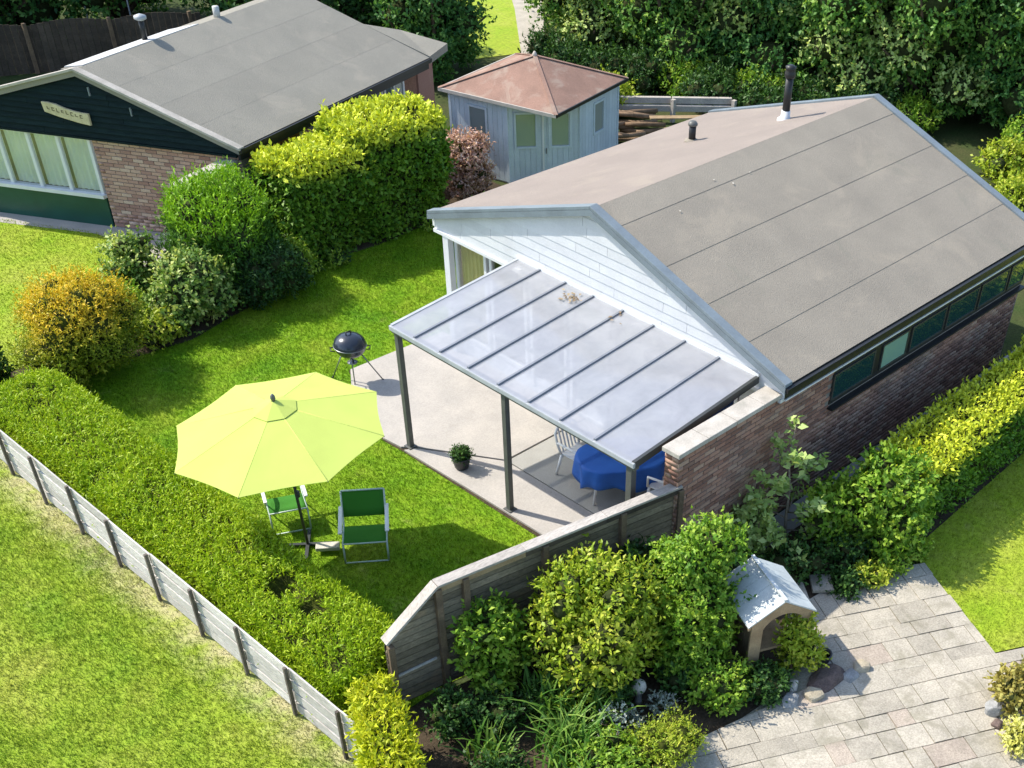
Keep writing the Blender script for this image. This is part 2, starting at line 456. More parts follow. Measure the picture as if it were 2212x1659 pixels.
class MB:
    def __init__(s):
        s.v, s.f, s.a = [], [], None

    def add(s, vs, fs):
        n = len(s.v)
        s.v += [tuple(p) for p in vs]
        s.f += [tuple(i + n for i in f) for f in fs]
        return s

    def hexa(s, p):     # bottom 4 (ccw from above) then top 4
        return s.add(p, [(3, 2, 1, 0), (4, 5, 6, 7), (0, 1, 5, 4), (1, 2, 6, 5), (2, 3, 7, 6), (3, 0, 4, 7)])

    def box(s, c, d, rz=0.0):
        c = Vector(c)
        ca, sa = math.cos(rz), math.sin(rz)
        P = []
        for z in (-.5, .5):
            for x, y in ((-.5, -.5), (.5, -.5), (.5, .5), (-.5, .5)):
                X, Y = x * d[0], y * d[1]
                P.append((c.x + X * ca - Y * sa, c.y + X * sa + Y * ca, c.z + z * d[2]))
        return s.hexa(P)

    def beam(s, a, b, w, h, upv=(0, 0, 1)):
        a, b = Vector(a), Vector(b)
        d = (b - a).normalized()
        sd = d.cross(Vector(upv))
        if sd.length < 1e-4:
            sd = d.cross(Vector((1, 0, 0)))
        sd.normalize()
        u = sd.cross(d)
        P = []
        for k in (-.5, .5):
            for q, t in ((a, -.5), (b, -.5), (b, .5), (a, .5)):
                P.append(q - sd * (w * t) + u * (h * k))
        return s.hexa(P)

    def extr(s, poly, off):
        off = Vector(off)
        A = [Vector(p) for p in poly]
        n = len(A)
        nr = Vector((0, 0, 0))
        for i in range(n):
            nr += A[i].cross(A[(i + 1) % n])
        B = [p + off for p in A]
        fs = [tuple(range(n)), tuple(range(2 * n - 1, n - 1, -1))] + [(i, i + n, (i + 1) % n + n, (i + 1) % n) for i in range(n)]
        if nr.dot(off) > 0:
            fs = [tuple(reversed(f)) for f in fs]
        return s.add(A + B, fs)

    def tube(s, path, r, seg=8, cap=True):
        P = [Vector(p) for p in path]
        rs = list(r) if isinstance(r, (list, tuple)) else [r] * len(P)
        n0 = len(s.v)
        ref = None
        for i, p in enumerate(P):
            d = (P[min(i + 1, len(P) - 1)] - P[max(i - 1, 0)]).normalized()
            if ref is None:
                ref = d.cross(Vector((.31, .17, .93)))
                if ref.length < .05:
                    ref = d.cross(Vector((1, 0, 0)))
            ref = (ref - d * ref.dot(d)).normalized()
            o = d.cross(ref)
            for k in range(seg):
                t = 2 * math.pi * k / seg
                s.v.append(tuple(p + (ref * math.cos(t) + o * math.sin(t)) * rs[i]))
        for i in range(len(P) - 1):
            for k in range(seg):
                a, b = n0 + i * seg + k, n0 + i * seg + (k + 1) % seg
                s.f.append((a, b, b + seg, a + seg))
        if cap:
            s.f.append(tuple(reversed(range(n0, n0 + seg))))
            s.f.append(tuple(range(n0 + (len(P) - 1) * seg, n0 + len(P) * seg)))
        return s

    def lathe(s, prof, c, seg=24):
        c = Vector(c)
        n0 = len(s.v)
        for r, z in prof:
            for k in range(seg):
                t = 2 * math.pi * k / seg
                s.v.append((c.x + r * math.cos(t), c.y + r * math.sin(t), c.z + z))
        for i in range(len(prof) - 1):
            for k in range(seg):
                a, b = n0 + i * seg + k, n0 + i * seg + (k + 1) % seg
                s.f.append((a, b, b + seg, a + seg))
        s.f.append(tuple(reversed(range(n0, n0 + seg))))
        s.f.append(tuple(range(n0 + (len(prof) - 1) * seg, n0 + len(prof) * seg)))
        return s

    def rock(s, c, r, seed=0, sub=2, flat=.7, rough=.22):
        rr = random.Random(seed)
        t = (1 + 5 ** .5) / 2
        V = [Vector(p).normalized() for p in ((-1, t, 0), (1, t, 0), (-1, -t, 0), (1, -t, 0), (0, -1, t), (0, 1, t), (0, -1, -t), (0, 1, -t), (t, 0, -1), (t, 0, 1), (-t, 0, -1), (-t, 0, 1))]
        F = [(0, 11, 5), (0, 5, 1), (0, 1, 7), (0, 7, 10), (0, 10, 11), (1, 5, 9), (5, 11, 4), (11, 10, 2), (10, 7, 6), (7, 1, 8), (3, 9, 4), (3, 4, 2), (3, 2, 6), (3, 6, 8), (3, 8, 9), (4, 9, 5), (2, 4, 11), (6, 2, 10), (8, 6, 7), (9, 8, 1)]
        for _ in range(sub):
            mid, G = {}, []
            def m(a, b):
                k = (min(a, b), max(a, b))
                if k not in mid:
                    V.append(((V[a] + V[b]) / 2).normalized())
                    mid[k] = len(V) - 1
                return mid[k]
            for a, b, d in F:
                x, y, z = m(a, b), m(b, d), m(d, a)
                G += [(a, x, z), (b, y, x), (d, z, y), (x, y, z)]
            F = G
        cuts = [(Vector((rr.gauss(0, 1), rr.gauss(0, 1), rr.gauss(0, .8))).normalized(), rr.uniform(.62, .92)) for _ in range(9)]
        ph = [rr.uniform(0, 6.28) for _ in range(6)]
        rx = r if isinstance(r, tuple) else (r, r, r * flat)
        out = []
        for v in V:
            k = 1 + rough * .4 * (math.sin(4 * v.x + ph[0]) + math.sin(5 * v.y + ph[1]) + math.sin(6 * v.z + ph[2]))
            w = v * k
            for n, h in cuts:
                q = w.dot(n) - h
                if q > 0:
                    w = w - n * q * .85
            out.append((c[0] + w.x * rx[0], c[1] + w.y * rx[1], c[2] + w.z * rx[2]))
        return s.add(out, F)

    def build(s, name, m, parent=None, smooth=False, bevel=0, local=False):
        if parent is None:
            A = np.array(s.v)
            o0 = Vector(((A[:, 0].min() + A[:, 0].max()) / 2, (A[:, 1].min() + A[:, 1].max()) / 2, A[:, 2].min()))
        else:
            o0 = Vector((0, 0, 0)) if local else org(parent)
        me = bpy.data.meshes.new(name)
        me.from_pydata([(v[0] - o0.x, v[1] - o0.y, v[2] - o0.z) for v in s.v], [], s.f)
        me.materials.append(m if not isinstance(m, str) else M[m])
        if smooth:
            me.polygons.foreach_set('use_smooth', [True] * len(me.polygons))
        me.update()
        o = bpy.data.objects.new(name, me)
        COL.objects.link(o)
        if parent is None:
            o.location = o0
            ORG[o.name] = o0
        else:
            o.parent = parent
        if bevel:
            b = o.modifiers.new('bevel', 'BEVEL')
            b.width = bevel
            b.segments = 2
            b.limit_method = 'ANGLE'
        return o


def link_copy(src, parent, loc=None):
    c = src.copy()
    COL.objects.link(c)
    c.parent = parent
    if loc is not None:
        c.location = loc
    return c


def copy_tree(o, parent=None):
    c = o.copy()
    COL.objects.link(c)
    c.parent = parent
    for ch in list(o.children):
        copy_tree(ch, c)
    return c


def fast_mesh(name, V, F, m, parent=None, rnd=None, tip=None, smooth=False):
    """V (n,3) float, F (k,3|4) int"""
    V = np.asarray(V, np.float32)
    F = np.asarray(F, np.int32)
    if parent is None:
        o0 = np.array([(V[:, 0].min() + V[:, 0].max()) / 2, (V[:, 1].min() + V[:, 1].max()) / 2, V[:, 2].min()])
    else:
        o0 = np.array(org(parent))
    me = bpy.data.meshes.new(name)
    me.vertices.add(len(V))
    me.vertices.foreach_set('co', (V - o0).astype(np.float32).ravel())
    k, c = F.shape
    me.loops.add(k * c)
    me.loops.foreach_set('vertex_index', F.ravel())
    me.polygons.add(k)
    me.polygons.foreach_set('loop_start', np.arange(0, k * c, c, dtype=np.int32))
    me.update(calc_edges=True)
    for nm, arr in (('rnd', rnd), ('tip', tip)):
        if arr is not None:
            at = me.attributes.new(nm, 'FLOAT', 'FACE')
            at.data.foreach_set('value', np.asarray(arr, np.float32))
    me.materials.append(M[m] if isinstance(m, str) else m)
    if smooth:
        me.polygons.foreach_set('use_smooth', np.ones(k, bool))
    o = bpy.data.objects.new(name, me)
    COL.objects.link(o)
    if parent is None:
        o.location = Vector(o0)
        ORG[o.name] = Vector(o0)
    else:
        o.parent = parent
    return o


def norm(a):
    return a / np.maximum(np.linalg.norm(a, axis=1, keepdims=True), 1e-9)


def leaves(P, A, N, L, wr, sag=.12):
    """kite-shaped leaves: base P, axis A, face normal N, length L, width ratio wr"""
    A = norm(A)
    S = norm(np.cross(A, N))
    N2 = np.cross(S, A)
    L = L[:, None]
    mid = P + A * L * .45 + N2 * L * sag
    V = np.stack([P, mid + S * L * wr * .5, P + A * L - N2 * L * sag * .6, mid - S * L * wr * .5], 1).reshape(-1, 3)
    F = np.arange(len(P) * 4).reshape(-1, 4)
    return V, F


def waves(P, k, seed, n=7):
    g = np.random.default_rng(seed)
    s = np.zeros(len(P))
    for _ in range(n):
        d = g.normal(size=3)
        d *= k * g.uniform(.6, 1.7) / np.linalg.norm(d)
        s += np.sin(P @ d + g.uniform(0, 6.28))
    return s / n


def icoball(sub=2):
    b = MB().rock((0, 0, 0), (1, 1, 1), 0, sub, rough=0)
    t = np.array(b.v)
    return norm(t), np.array(b.f)


ICO_V, ICO_F = icoball(2)


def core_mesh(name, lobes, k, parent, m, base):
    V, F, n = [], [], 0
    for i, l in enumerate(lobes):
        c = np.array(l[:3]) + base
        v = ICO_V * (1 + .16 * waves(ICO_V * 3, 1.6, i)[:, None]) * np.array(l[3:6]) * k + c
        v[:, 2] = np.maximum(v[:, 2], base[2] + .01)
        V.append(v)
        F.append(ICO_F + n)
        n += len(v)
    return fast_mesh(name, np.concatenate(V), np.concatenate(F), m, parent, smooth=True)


def sphere_dirs(n):
    return norm(rng.normal(size=(n, 3)))


def crown_mesh(name, parent, base, lobes, n, leaf, m, upw=.35, outw=.7, rnw=.6, wr=.55, tipz=None, tipk=0, shell=(.70, 1.12), per=6, tip_lobes=None, twig=2.4):
    """leaves carried in sprays: twigs start near the surface of the lobes, each bears several leaves"""
    lb = np.array([l[:6] for l in lobes])
    w = (lb[:, 3] * lb[:, 4] + lb[:, 4] * lb[:, 5] + lb[:, 3] * lb[:, 5])
    nt_ = max(20, n // per)
    idx = rng.choice(len(lb), int(nt_ * 2.2), p=w / w.sum())
    D = sphere_dirs(len(idx))
    r = rng.uniform(shell[0], shell[1], len(idx)) * (1 + .2 * waves(D * 3 + idx[:, None], 2.2, 5))
    r += (rng.random(len(idx)) < .12) * rng.uniform(.1, .5, len(idx))
    P = lb[idx, :3] + D * lb[idx, 3:6] * r[:, None]
    ok = P[:, 2] > .01
    for j in range(len(lb)):
        q = (P - lb[j, :3]) / lb[j, 3:6]
        ok &= ((q ** 2).sum(1) > .55) | (idx == j)
    keep = np.where(ok)[0][:nt_]
    P, D, idx = P[keep], D[keep], idx[keep]
    T = D * outw + rng.normal(size=D.shape) * .45
    T[:, 2] += upw
    T = norm(T)
    rt_ = np.clip(.5 + .30 * waves(P, 5.0, 11) + rng.normal(size=len(P)) * .20, 0, 1)
    k = np.repeat(np.arange(len(P)), per)
    u = np.tile(np.linspace(0, 1, per), len(P)) + rng.normal(size=len(k)) * .1
    Q = P[k] + T[k] * (u * leaf * twig * rng.uniform(.6, 1.2, len(P))[k])[:, None] - T[k] * leaf * .8
    A = T[k] * .8 + rng.normal(size=Q.shape) * rnw
    N = norm(D[k] + np.array([0, 0, .7]) + rng.normal(size=Q.shape) * .45)
    L = leaf * rng.uniform(.65, 1.3, len(Q)) * (1.1 - .35 * np.abs(u - .4))
    ok = Q[:, 2] > .0
    Q, A, N, L, k, u = Q[ok], A[ok], N[ok], L[ok], k[ok], u[ok]
    V, F = leaves(Q + np.array(base), A, N, L, wr)
    rn = np.clip(rt_[k] + (u - .5) * .22 + rng.normal(size=len(Q)) * .10, 0, 1)
    tp = np.zeros(len(Q))
    if tipz:
        tp = np.clip((Q[:, 2] + .12 * tipz * waves(Q, 4, 3) - tipz) / max(tipk, 1e-3), 0, 1) * np.clip(.75 + rng.normal(size=len(Q)) * .3, 0, 1)
    if tip_lobes is not None:
        on = np.isin(idx, tip_lobes)[k] & (D[k, 2] > -.3)
        tp = np.maximum(tp, on * np.clip(rng.normal(size=len(Q)) * .3 + .65, 0, 1))
    return fast_mesh(name, V, F, m, parent, rn, tp)


def stems(parent, base, lobes, r0, m='bark', k=6, name='stem'):
    b = MB()
    tg = list(lobes)
    random.shuffle(tg)
    for l in tg[:k * 2]:
        a = Vector((base[0] + random.uniform(-.06, .06), base[1] + random.uniform(-.06, .06), base[2] - .02))
        ow = Vector((l[0], l[1], .35 * l[5])).normalized() if abs(l[0]) + abs(l[1]) > .01 else Vector((0, 0, 1))
        e = Vector((base[0] + l[0] + ow.x * l[3] * .95, base[1] + l[1] + ow.y * l[4] * .95, base[2] + l[2] + ow.z * l[5] * .95))
        q = a.lerp(e, .5) + Vector((random.uniform(-.08, .08), random.uniform(-.08, .08), .05))
        b.tube([a, q, e], [r0, r0 * .65, r0 * .25], 6)
    return b.build(name, m, parent, True)


def lobes_round(rx, ry, h, k, r, seed, zlo=.25):
    g = random.Random(seed)
    out = [(0, 0, h * .5, rx * .62, ry * .62, h * .46)]
    for i in range(k):
        t = 2 * math.pi * (i * .618 + g.uniform(-.05, .05))
        zz = zlo + (1 - zlo) * ((i + .5) / k)
        rad = math.sqrt(max(0, 1 - ((zz - .42) / .62) ** 2)) * g.uniform(.6, .82)
        s = r * g.uniform(.75, 1.25)
        out.append((math.cos(t) * rx * rad, math.sin(t) * ry * rad, min(h * zz, h - s * .6), s, s, s * g.uniform(.75, 1)))
    return out


def shrub(name, label, cat, base, lobes, n, leaf, m, group=None, core=.72, core_m='core', stem_r=.025, stem_m='bark', trunk=None, **kw):
    t = thing(name, label, cat, base, group)
    if trunk:
        stems(t, base, lobes, trunk, stem_m, 7, 'trunk')
    else:
        stems(t, base, lobes, stem_r, stem_m)
    if core:
        core_mesh('shade_core', lobes, core, t, core_m, np.array(base, float))
    crown_mesh('crown', t, base, lobes, n, leaf, m, **kw)
    return t


def hedge(name, label, corner, yaw, Lx, Wy, H, n, leaf, m, group=None, rnd_r=.15, amp=.07, freq=3.2, upw=.6, outw=.55, rnw=.5, wr=.4,
          core_m='core', tip_side=0.0, tip_top=0.0, holes=(), prof=None, hfun=None, top_share=None, gapf=.52, tip_lo=.86):
    """clipped hedge on a rectangle: corner, direction yaw, length, depth, height"""
    base = np.array([corner[0], corner[1], 0.0])
    ca, sa = math.cos(yaw), math.sin(yaw)
    ctr = np.array([corner[0] + (Lx * ca - Wy * sa) / 2, corner[1] + (Lx * sa + Wy * ca) / 2, 0])
    t = thing(name, label, 'hedge', tuple(ctr), group)
    per = 4
    n = n // per
    areas = np.array([Lx * Wy * (top_share or 1), Lx * H, Lx * H, Wy * H, Wy * H])
    f = rng.choice(5, n, p=areas / areas.sum())
    a, b = rng.random(n), rng.random(n)
    X = np.where(f == 3, 0, np.where(f == 4, 1, a)) * Lx
    Y = np.where(f == 1, 0, np.where(f == 2, 1, b)) * Wy
    Z = np.where(f == 0, 1.0, np.where(f > 2, a, b)) * H
    ND = np.zeros((n, 3))
    ND[f == 0, 2] = 1
    ND[f == 1, 1] = -1
    ND[f == 2, 1] = 1
    ND[f == 3, 0] = -1
    ND[f == 4, 0] = 1
    P = np.stack([X, Y, Z], 1)

    def shape(P, amp_):
        Q = P.copy()
        c = np.stack([np.clip(Q[:, 0], rnd_r, Lx - rnd_r), np.clip(Q[:, 1], rnd_r, Wy - rnd_r), np.clip(Q[:, 2], -1, H - rnd_r)], 1)
        d = Q - c
        ln = np.linalg.norm(d, axis=1, keepdims=True)
        Q = np.where(ln > rnd_r, c + d / np.maximum(ln, 1e-6) * rnd_r, Q)
        w = waves(P, freq, 21)[:, None] * amp_ * 1.6 + waves(P, freq * 2.7, 8)[:, None] * amp_ * .8
        dirn = np.where(ln > 1e-4, d / np.maximum(ln, 1e-6), np.array([0, 0, 1.]))
        Q = Q + dirn * w
        if hfun is not None:
            Q[:, 2] *= hfun(Q[:, 0])
        if prof is not None:
            Q[:, 2] *= prof(Q[:, 1])
        return Q, dirn

    Q, DN = shape(P, amp)
    ND = norm(ND + DN * .5)
    Q = Q - ND * (rng.random(n) ** 2)[:, None] * leaf * 1.6
    Q = Q + ND * ((rng.random(n) < .06) * rng.uniform(.3, 1.8, n) * leaf)[:, None]
    keep = np.ones(n, bool)
    keep &= waves(Q, 9.0, 77) + rng.normal(size=n) * .12 < gapf
    for hx, hy, hz, hr in holes:
        keep &= ((Q - np.array([hx, hy, hz])) ** 2).sum(1) > (hr * rng.uniform(.7, 1.15, n)) ** 2
    keep &= Q[:, 2] > .01
    Q, ND, f = Q[keep], ND[keep], f[keep]
    n = len(Q)
    T = ND * outw + rng.normal(size=(n, 3)) * .4
    T[:, 2] += upw
    T = norm(T)
    r0 = np.clip(.5 + .3 * waves(Q, 4.5, 31) + rng.normal(size=n) * .2, 0, 1)
    k = np.repeat(np.arange(n), per)
    u = np.tile(np.linspace(0, 1, per), n) + rng.normal(size=n * per) * .12
    Q = Q[k] + T[k] * ((u - .45) * leaf * 1.7)[:, None] + rng.normal(size=(n * per, 3)) * leaf * .12
    ND, T, r0 = ND[k], T[k], r0[k]
    n = n * per
    A = T * .9 + rng.normal(size=(n, 3)) * rnw
    N = norm(ND + np.array([0, 0, .4]) + rng.normal(size=(n, 3)) * .5)
    Rm = np.array([[ca, -sa, 0], [sa, ca, 0], [0, 0, 1.]])
    L = leaf * rng.uniform(.6, 1.4, n)
    V, F = leaves(Q @ Rm.T + base, A @ Rm.T, N @ Rm.T, L, wr)
    rn = np.clip(r0 + (u - .5) * .2 + rng.normal(size=n) * .1, 0, 1)
    hq = Q[:, 2] / (H * (hfun(Q[:, 0]) if hfun is not None else 1))
    tp = np.clip((hq - tip_lo + .07 * waves(Q, 5, 4)) / .12, 0, 1) * tip_top + tip_side * np.clip(rng.normal(size=n) * .25 + .4, 0, 1)
    tp = np.clip(tp * np.clip(rng.normal(size=n) * .22 + .9, 0, 1.2), 0, 1)
    fast_mesh('foliage', V, F, m, t, rn, tp)
    # solid core, its dark colour standing in for shade inside the hedge
    nx, ny, nz = max(3, int(Lx / .14)), max(3, int(Wy / .14)), max(3, int(H / .14))
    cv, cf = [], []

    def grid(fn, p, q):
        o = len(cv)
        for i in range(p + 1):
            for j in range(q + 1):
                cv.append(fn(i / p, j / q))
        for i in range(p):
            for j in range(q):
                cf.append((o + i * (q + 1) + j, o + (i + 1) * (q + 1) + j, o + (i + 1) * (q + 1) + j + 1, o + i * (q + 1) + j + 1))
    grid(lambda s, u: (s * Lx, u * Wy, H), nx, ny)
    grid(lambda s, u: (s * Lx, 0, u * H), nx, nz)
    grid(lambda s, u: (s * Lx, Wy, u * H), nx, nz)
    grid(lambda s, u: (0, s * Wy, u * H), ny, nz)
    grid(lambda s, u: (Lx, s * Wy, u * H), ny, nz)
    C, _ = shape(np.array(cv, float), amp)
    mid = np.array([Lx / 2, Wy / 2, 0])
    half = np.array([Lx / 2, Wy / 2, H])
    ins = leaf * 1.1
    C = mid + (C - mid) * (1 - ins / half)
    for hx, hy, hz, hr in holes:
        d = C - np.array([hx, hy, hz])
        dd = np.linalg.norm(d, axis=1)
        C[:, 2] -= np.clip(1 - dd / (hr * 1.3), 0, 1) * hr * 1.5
    fast_mesh('dark_core', C @ Rm.T + base, np.array(cf), core_m, t, smooth=True)
    return t


def pip(x, y, poly):
    ins = np.zeros(len(x), bool)
    j = len(poly) - 1
    for i in range(len(poly)):
        xi, yi = poly[i]
        xj, yj = poly[j]
        c = ((yi > y) != (yj > y)) & (x < (xj - xi) * (y - yi) / (yj - yi + 1e-12) + xi)
        ins ^= c
        j = i
    return ins


def grass(name, label, poly, dens, m, hgt, wid, excl=(), z=.0, thin=None):
    P = np.array(poly)
    lo, hi = P.min(0), P.max(0)
    n = int((hi - lo).prod() * dens)
    x, y = rng.uniform(lo[0], hi[0], n), rng.uniform(lo[1], hi[1], n)
    k = pip(x, y, poly)
    for e in excl:
        k &= ~pip(x, y, e)
    pxx, pyy, _ = px(np.stack([x, y, 0 * x], 1))
    k &= (pxx > -300) & (pxx < 2620) & (pyy > -80) & (pyy < 1900)
    if thin is not None:
        k &= rng.random(n) < thin(x, y)
    x, y = x[k], y[k]
    n = len(x)
    t = rng.uniform(0, 6.283, n)
    h = hgt * rng.uniform(.5, 1.3, n) * (1 + .35 * waves(np.stack([x, y, 0 * x], 1), 2.4, 17))
    ln = rng.normal(size=(n, 2)) * .55
    w = wid * rng.uniform(.7, 1.3, n)
    B = np.stack([x, y, np.full(n, z)], 1)
    s = np.stack([np.cos(t), np.sin(t), 0 * t], 1) * w[:, None] / 2
    T = B + np.stack([ln[:, 0] * h, ln[:, 1] * h, h], 1)
    V = np.stack([B - s, B + s, T], 1).reshape(-1, 3)
    o = fast_mesh(name, V, np.arange(3 * n).reshape(-1, 3), m, None, rng.random(n))
    tag(o, label, 'grass', None, 'stuff')
    return o


def sheet(name, poly, z, m, parent=None):
    b = MB()
    b.add([(p[0], p[1], z) for p in poly], [tuple(range(len(poly)))])
    me_n = b
    A = np.array([p[:2] for p in poly])
    area = 0.5 * sum(A[i][0] * A[(i + 1) % len(A)][1] - A[(i + 1) % len(A)][0] * A[i][1] for i in range(len(A)))
    if area < 0:
        b.f = [tuple(reversed(b.f[0]))]
    o = b.build(name, m, parent)
    if parent is None:
        o['kind'] = 'structure'
    return o


def clip_poly(poly, clip):
    """Sutherland-Hodgman against a convex ccw polygon"""
    out = list(poly)
    for i in range(len(clip)):
        a, b = clip[i], clip[(i + 1) % len(clip)]
        inp, out = out, []
        if not inp:
            break
        def side(p):
            return (b[0] - a[0]) * (p[1] - a[1]) - (b[1] - a[1]) * (p[0] - a[0])
        for j in range(len(inp)):
            p, q = inp[j], inp[(j + 1) % len(inp)]
            sp, sq = side(p), side(q)
            if sp >= 0:
                out.append(p)
            if sp * sq < 0:
                t = sp / (sp - sq)
                out.append((p[0] + (q[0] - p[0]) * t, p[1] + (q[1] - p[1]) * t))
    return out


def brick_wall(parent, O, U, length, N, z0, z1, m, nobj=300, holes=(), zpref=.6, bl=.21, bh=.062, j=.012):
    """brick skin: one object per brick for the nearest ones, the rest joined"""
    O, U, N = Vector(O), Vector(U).normalized(), Vector(N).normalized()
    items = []
    rows = int((z1 - z0) / (bh + j))
    for r in range(rows):
        z = z0 + r * (bh + j) + bh / 2 + j / 2
        u = -(bl + j) / 2 if r % 2 else 0.0
        while u < length:
            a, b = max(u, 0), min(u + bl, length)
            u += bl + j
            if b - a < .04:
                continue
            if any(h[0] - .02 < (a + b) / 2 < h[1] + .02 and h[2] < z < h[3] for h in holes):
                continue
            items.append(((a + b) / 2, z, b - a))
    def block(w, h, pr):
        P = []
        for zz in (-.5, .5):
            for uu, nn in ((-.5, pr), (.5, pr), (.5, -.03), (-.5, -.03)):
                P.append(U * (uu * w) + N * nn + Vector((0, 0, zz * h)))
        return P, [(3, 2, 1, 0), (4, 5, 6, 7), (0, 1, 5, 4), (1, 2, 6, 5), (3, 0, 4, 7)]
    C = np.array([list(O + U * u + Vector((0, 0, z))) for u, z, w in items])
    x, y, d = px(C)
    vis = (x > 0) & (x < 2212) & (y > 0) & (y < 1659) & (C[:, 2] > zpref)
    order = np.argsort(np.where(vis, d, 1e6))
    near = set(int(i) for i in order[:nobj])
    full = []
    for k in range(10):
        P, F = block(bl, bh * random.uniform(.93, 1.02), .008 + random.uniform(-.003, .003))
        me = bpy.data.meshes.new('brick')
        me.from_pydata(P, [], F)
        at = me.attributes.new('rnd', 'FLOAT', 'FACE')
        at.data.foreach_set('value', [min(1, max(0, (k + random.random()) / 10))] * len(F))
        me.materials.append(M[m])
        full.append(me)
    o0 = org(parent)
    V, F, A, n = [], [], [], 0
    for i, (u, z, w) in enumerate(items):
        c = O + U * u + Vector((0, 0, z))
        if i in near and w > bl * .98:
            b = bpy.data.objects.new('brick', random.choice(full))
            COL.objects.link(b)
            b.parent = parent
            b.location = c - o0
        else:
            P, Fk = block(w, bh * random.uniform(.93, 1.02), .008 + random.uniform(-.003, .003))
            V += [tuple(p + c) for p in P]
            F += [tuple(q + n for q in f) for f in Fk]
            n += len(P)
            A += [random.random()] * len(Fk)
    if V:
        o = fast_mesh('bricks', np.array(V), np.array(F), m, parent, A)
        o['kind'] = 'stuff'


# ================================================================== the setting
sheet('ground', [(-160, -160), (220, -160), (220, 220), (-160, 220)], -.012, 'ground')
LAWN = [(-7.26, .9), (-5.7, .9), (-2.45, .35), (.35, .35), (.35, 7.6), (7.6, 7.6), (7.6, 11.3), (5.6, 11.8), (4.3, 11.95), (1.9, 11.72), (.2, 11.85), (-1.0, 11.3), (-2.2, 11.1), (-3.1, 10.85), (-4.0, 10.95), (-5.2, 11.1), (-7.26, 11.8)]
sheet('lawn', LAWN, -.004, 'lawn')
FIELD = [(-7.26, -6), (-7.26, 13.4), (-30, 13.4), (-30, -6)]
sheet('field', FIELD, -.004, 'field')
NLAWN = [(-2.4, 13.35), (-3.7, 12.85), (-5.6, 12.0), (-9.5, 11.4), (-16, 14), (-16, 24), (-6, 21.8), (-3.35, 18.0), (-2.0, 15.75), (-1.55, 14.6)]
sheet('neighbour_lawn', NLAWN, .0, 'nlawn')
NPATH = [(-2.4, 13.6), (-1.6, 14.2), (-.3, 14.0), (-1.35, 15.75), (-4.2, 20.2), (-7.5, 25), (-8.2, 24.6), (-4.6, 19.6), (-2.15, 15.9), (-1.95, 14.9)]
sheet('concrete_path', NPATH, .004, 'concrete')
BED = [(-7.2, .9), (-7.2, -6), (-3.9, -2.35), (1.15, -2.1), (9, -1.75), (9, .08), (-2.1, .08), (-6.3, .9)]
sheet('flower_bed', BED, .0, 'soil')
BED2 = [(.2, 11.85), (1.9, 11.72), (4.3, 11.95), (5.8, 12.0), (5.8, 13.8), (-.5, 13.6), (-2.3, 13.3), (-3.6, 12.8), (-5.6, 11.95), (-7.26, 11.8), (-5.2, 11.1), (-4.0, 10.95), (-3.1, 10.85), (-2.2, 11.1), (-1.0, 11.3)]
sheet('shrub_bed', BED2, .0, 'soil')
SLAWN = [(1.2, -1.93), (.08, -4.02), (.62, -4.32), (6, -7.4), (20, -7.4), (20, -1.6), (9, -1.7)]
sheet('side_lawn', SLAWN, .004, 'nlawn')
FLAWN = [(11.2, 19.4), (12.8, 18.9), (15.5, 21.5), (24, 34), (18, 36), (12.8, 24)]
sheet('far_lawn', FLAWN, .0, 'nlawn')
FPATH = [(12.5, 18.8), (13.1, 18.4), (16.6, 22.2), (26, 34), (25, 34.6), (15.4, 22.2)]
sheet('far_path', FPATH, .006, 'path')
BLAWN = [(15.2, -1), (17.2, 4.6), (24, 7), (40, 2), (30, -9), (14, -9)]
sheet('back_lawn', BLAWN, .0, 'nlawn')
sheet('house_path', [(-2.1, .09), (7.6, .09), (14, .09), (14, -.42), (3.4, -.42), (-2.1, -.25)], .006, 'concrete_dark')

# concrete patio, cast in three bays
PATIO_A = [(.36, 8.0), (-1.72, 8.06), (-2.05, 7.6), (-2.22, 6.9), (-2.5, 6.35), (-2.66, 5.95), (-2.62, 5.55), (-2.45, 5.40), (-1.64, 4.10), (.36, 4.09)]
PATIO_B = [(-2.64, 5.45), (-2.48, 5.36), (-1.665, 4.07), (-1.665, .24), (-2.62, .36), (-2.58, 2.4), (-2.60, 3.9)]
PATIO_C = [(-1.64, 4.06), (.36, 4.06), (.36, .3), (-1.64, .24)]
patio = sheet('patio', [(.4, 8.03), (-1.75, 8.08), (-2.25, 6.9), (-2.69, 5.95), (-2.66, 5.4), (-2.64, .3), (.4, .3)], .002, 'soil')
for pl, mm in ((PATIO_A, 'concrete'), (PATIO_B, 'concrete'), (PATIO_C, 'concrete_dark')):
    MB().extr([(x, y, .034) for x, y in pl], (0, 0, -.05)).build('concrete_slab', mm, patio, bevel=.006)

# ================================================================== bungalow
EH, RH, RW, RL = 2.524, 3.825, 7.64, 7.52
HOUSE = thing('bungalow', 'brick bungalow with grey felt roof and white boarded gable behind the patio', 'house', (3.7, 3.8, 0))


def roof_z(y):
    return EH + (RH - EH) * (1 - abs(y - RW / 2) / (RW / 2))


b = MB()
b.extr([(0, 0, EH), (RL, 0, EH), (RL, RW / 2, RH), (0, RW / 2, RH)], (0, 0, -.11))
b.extr([(0, RW / 2, RH), (RL, RW / 2, RH), (RL, RW, EH), (0, RW, EH)], (0, 0, -.11))
ROOF = b.build('roof', 'felt', HOUSE)


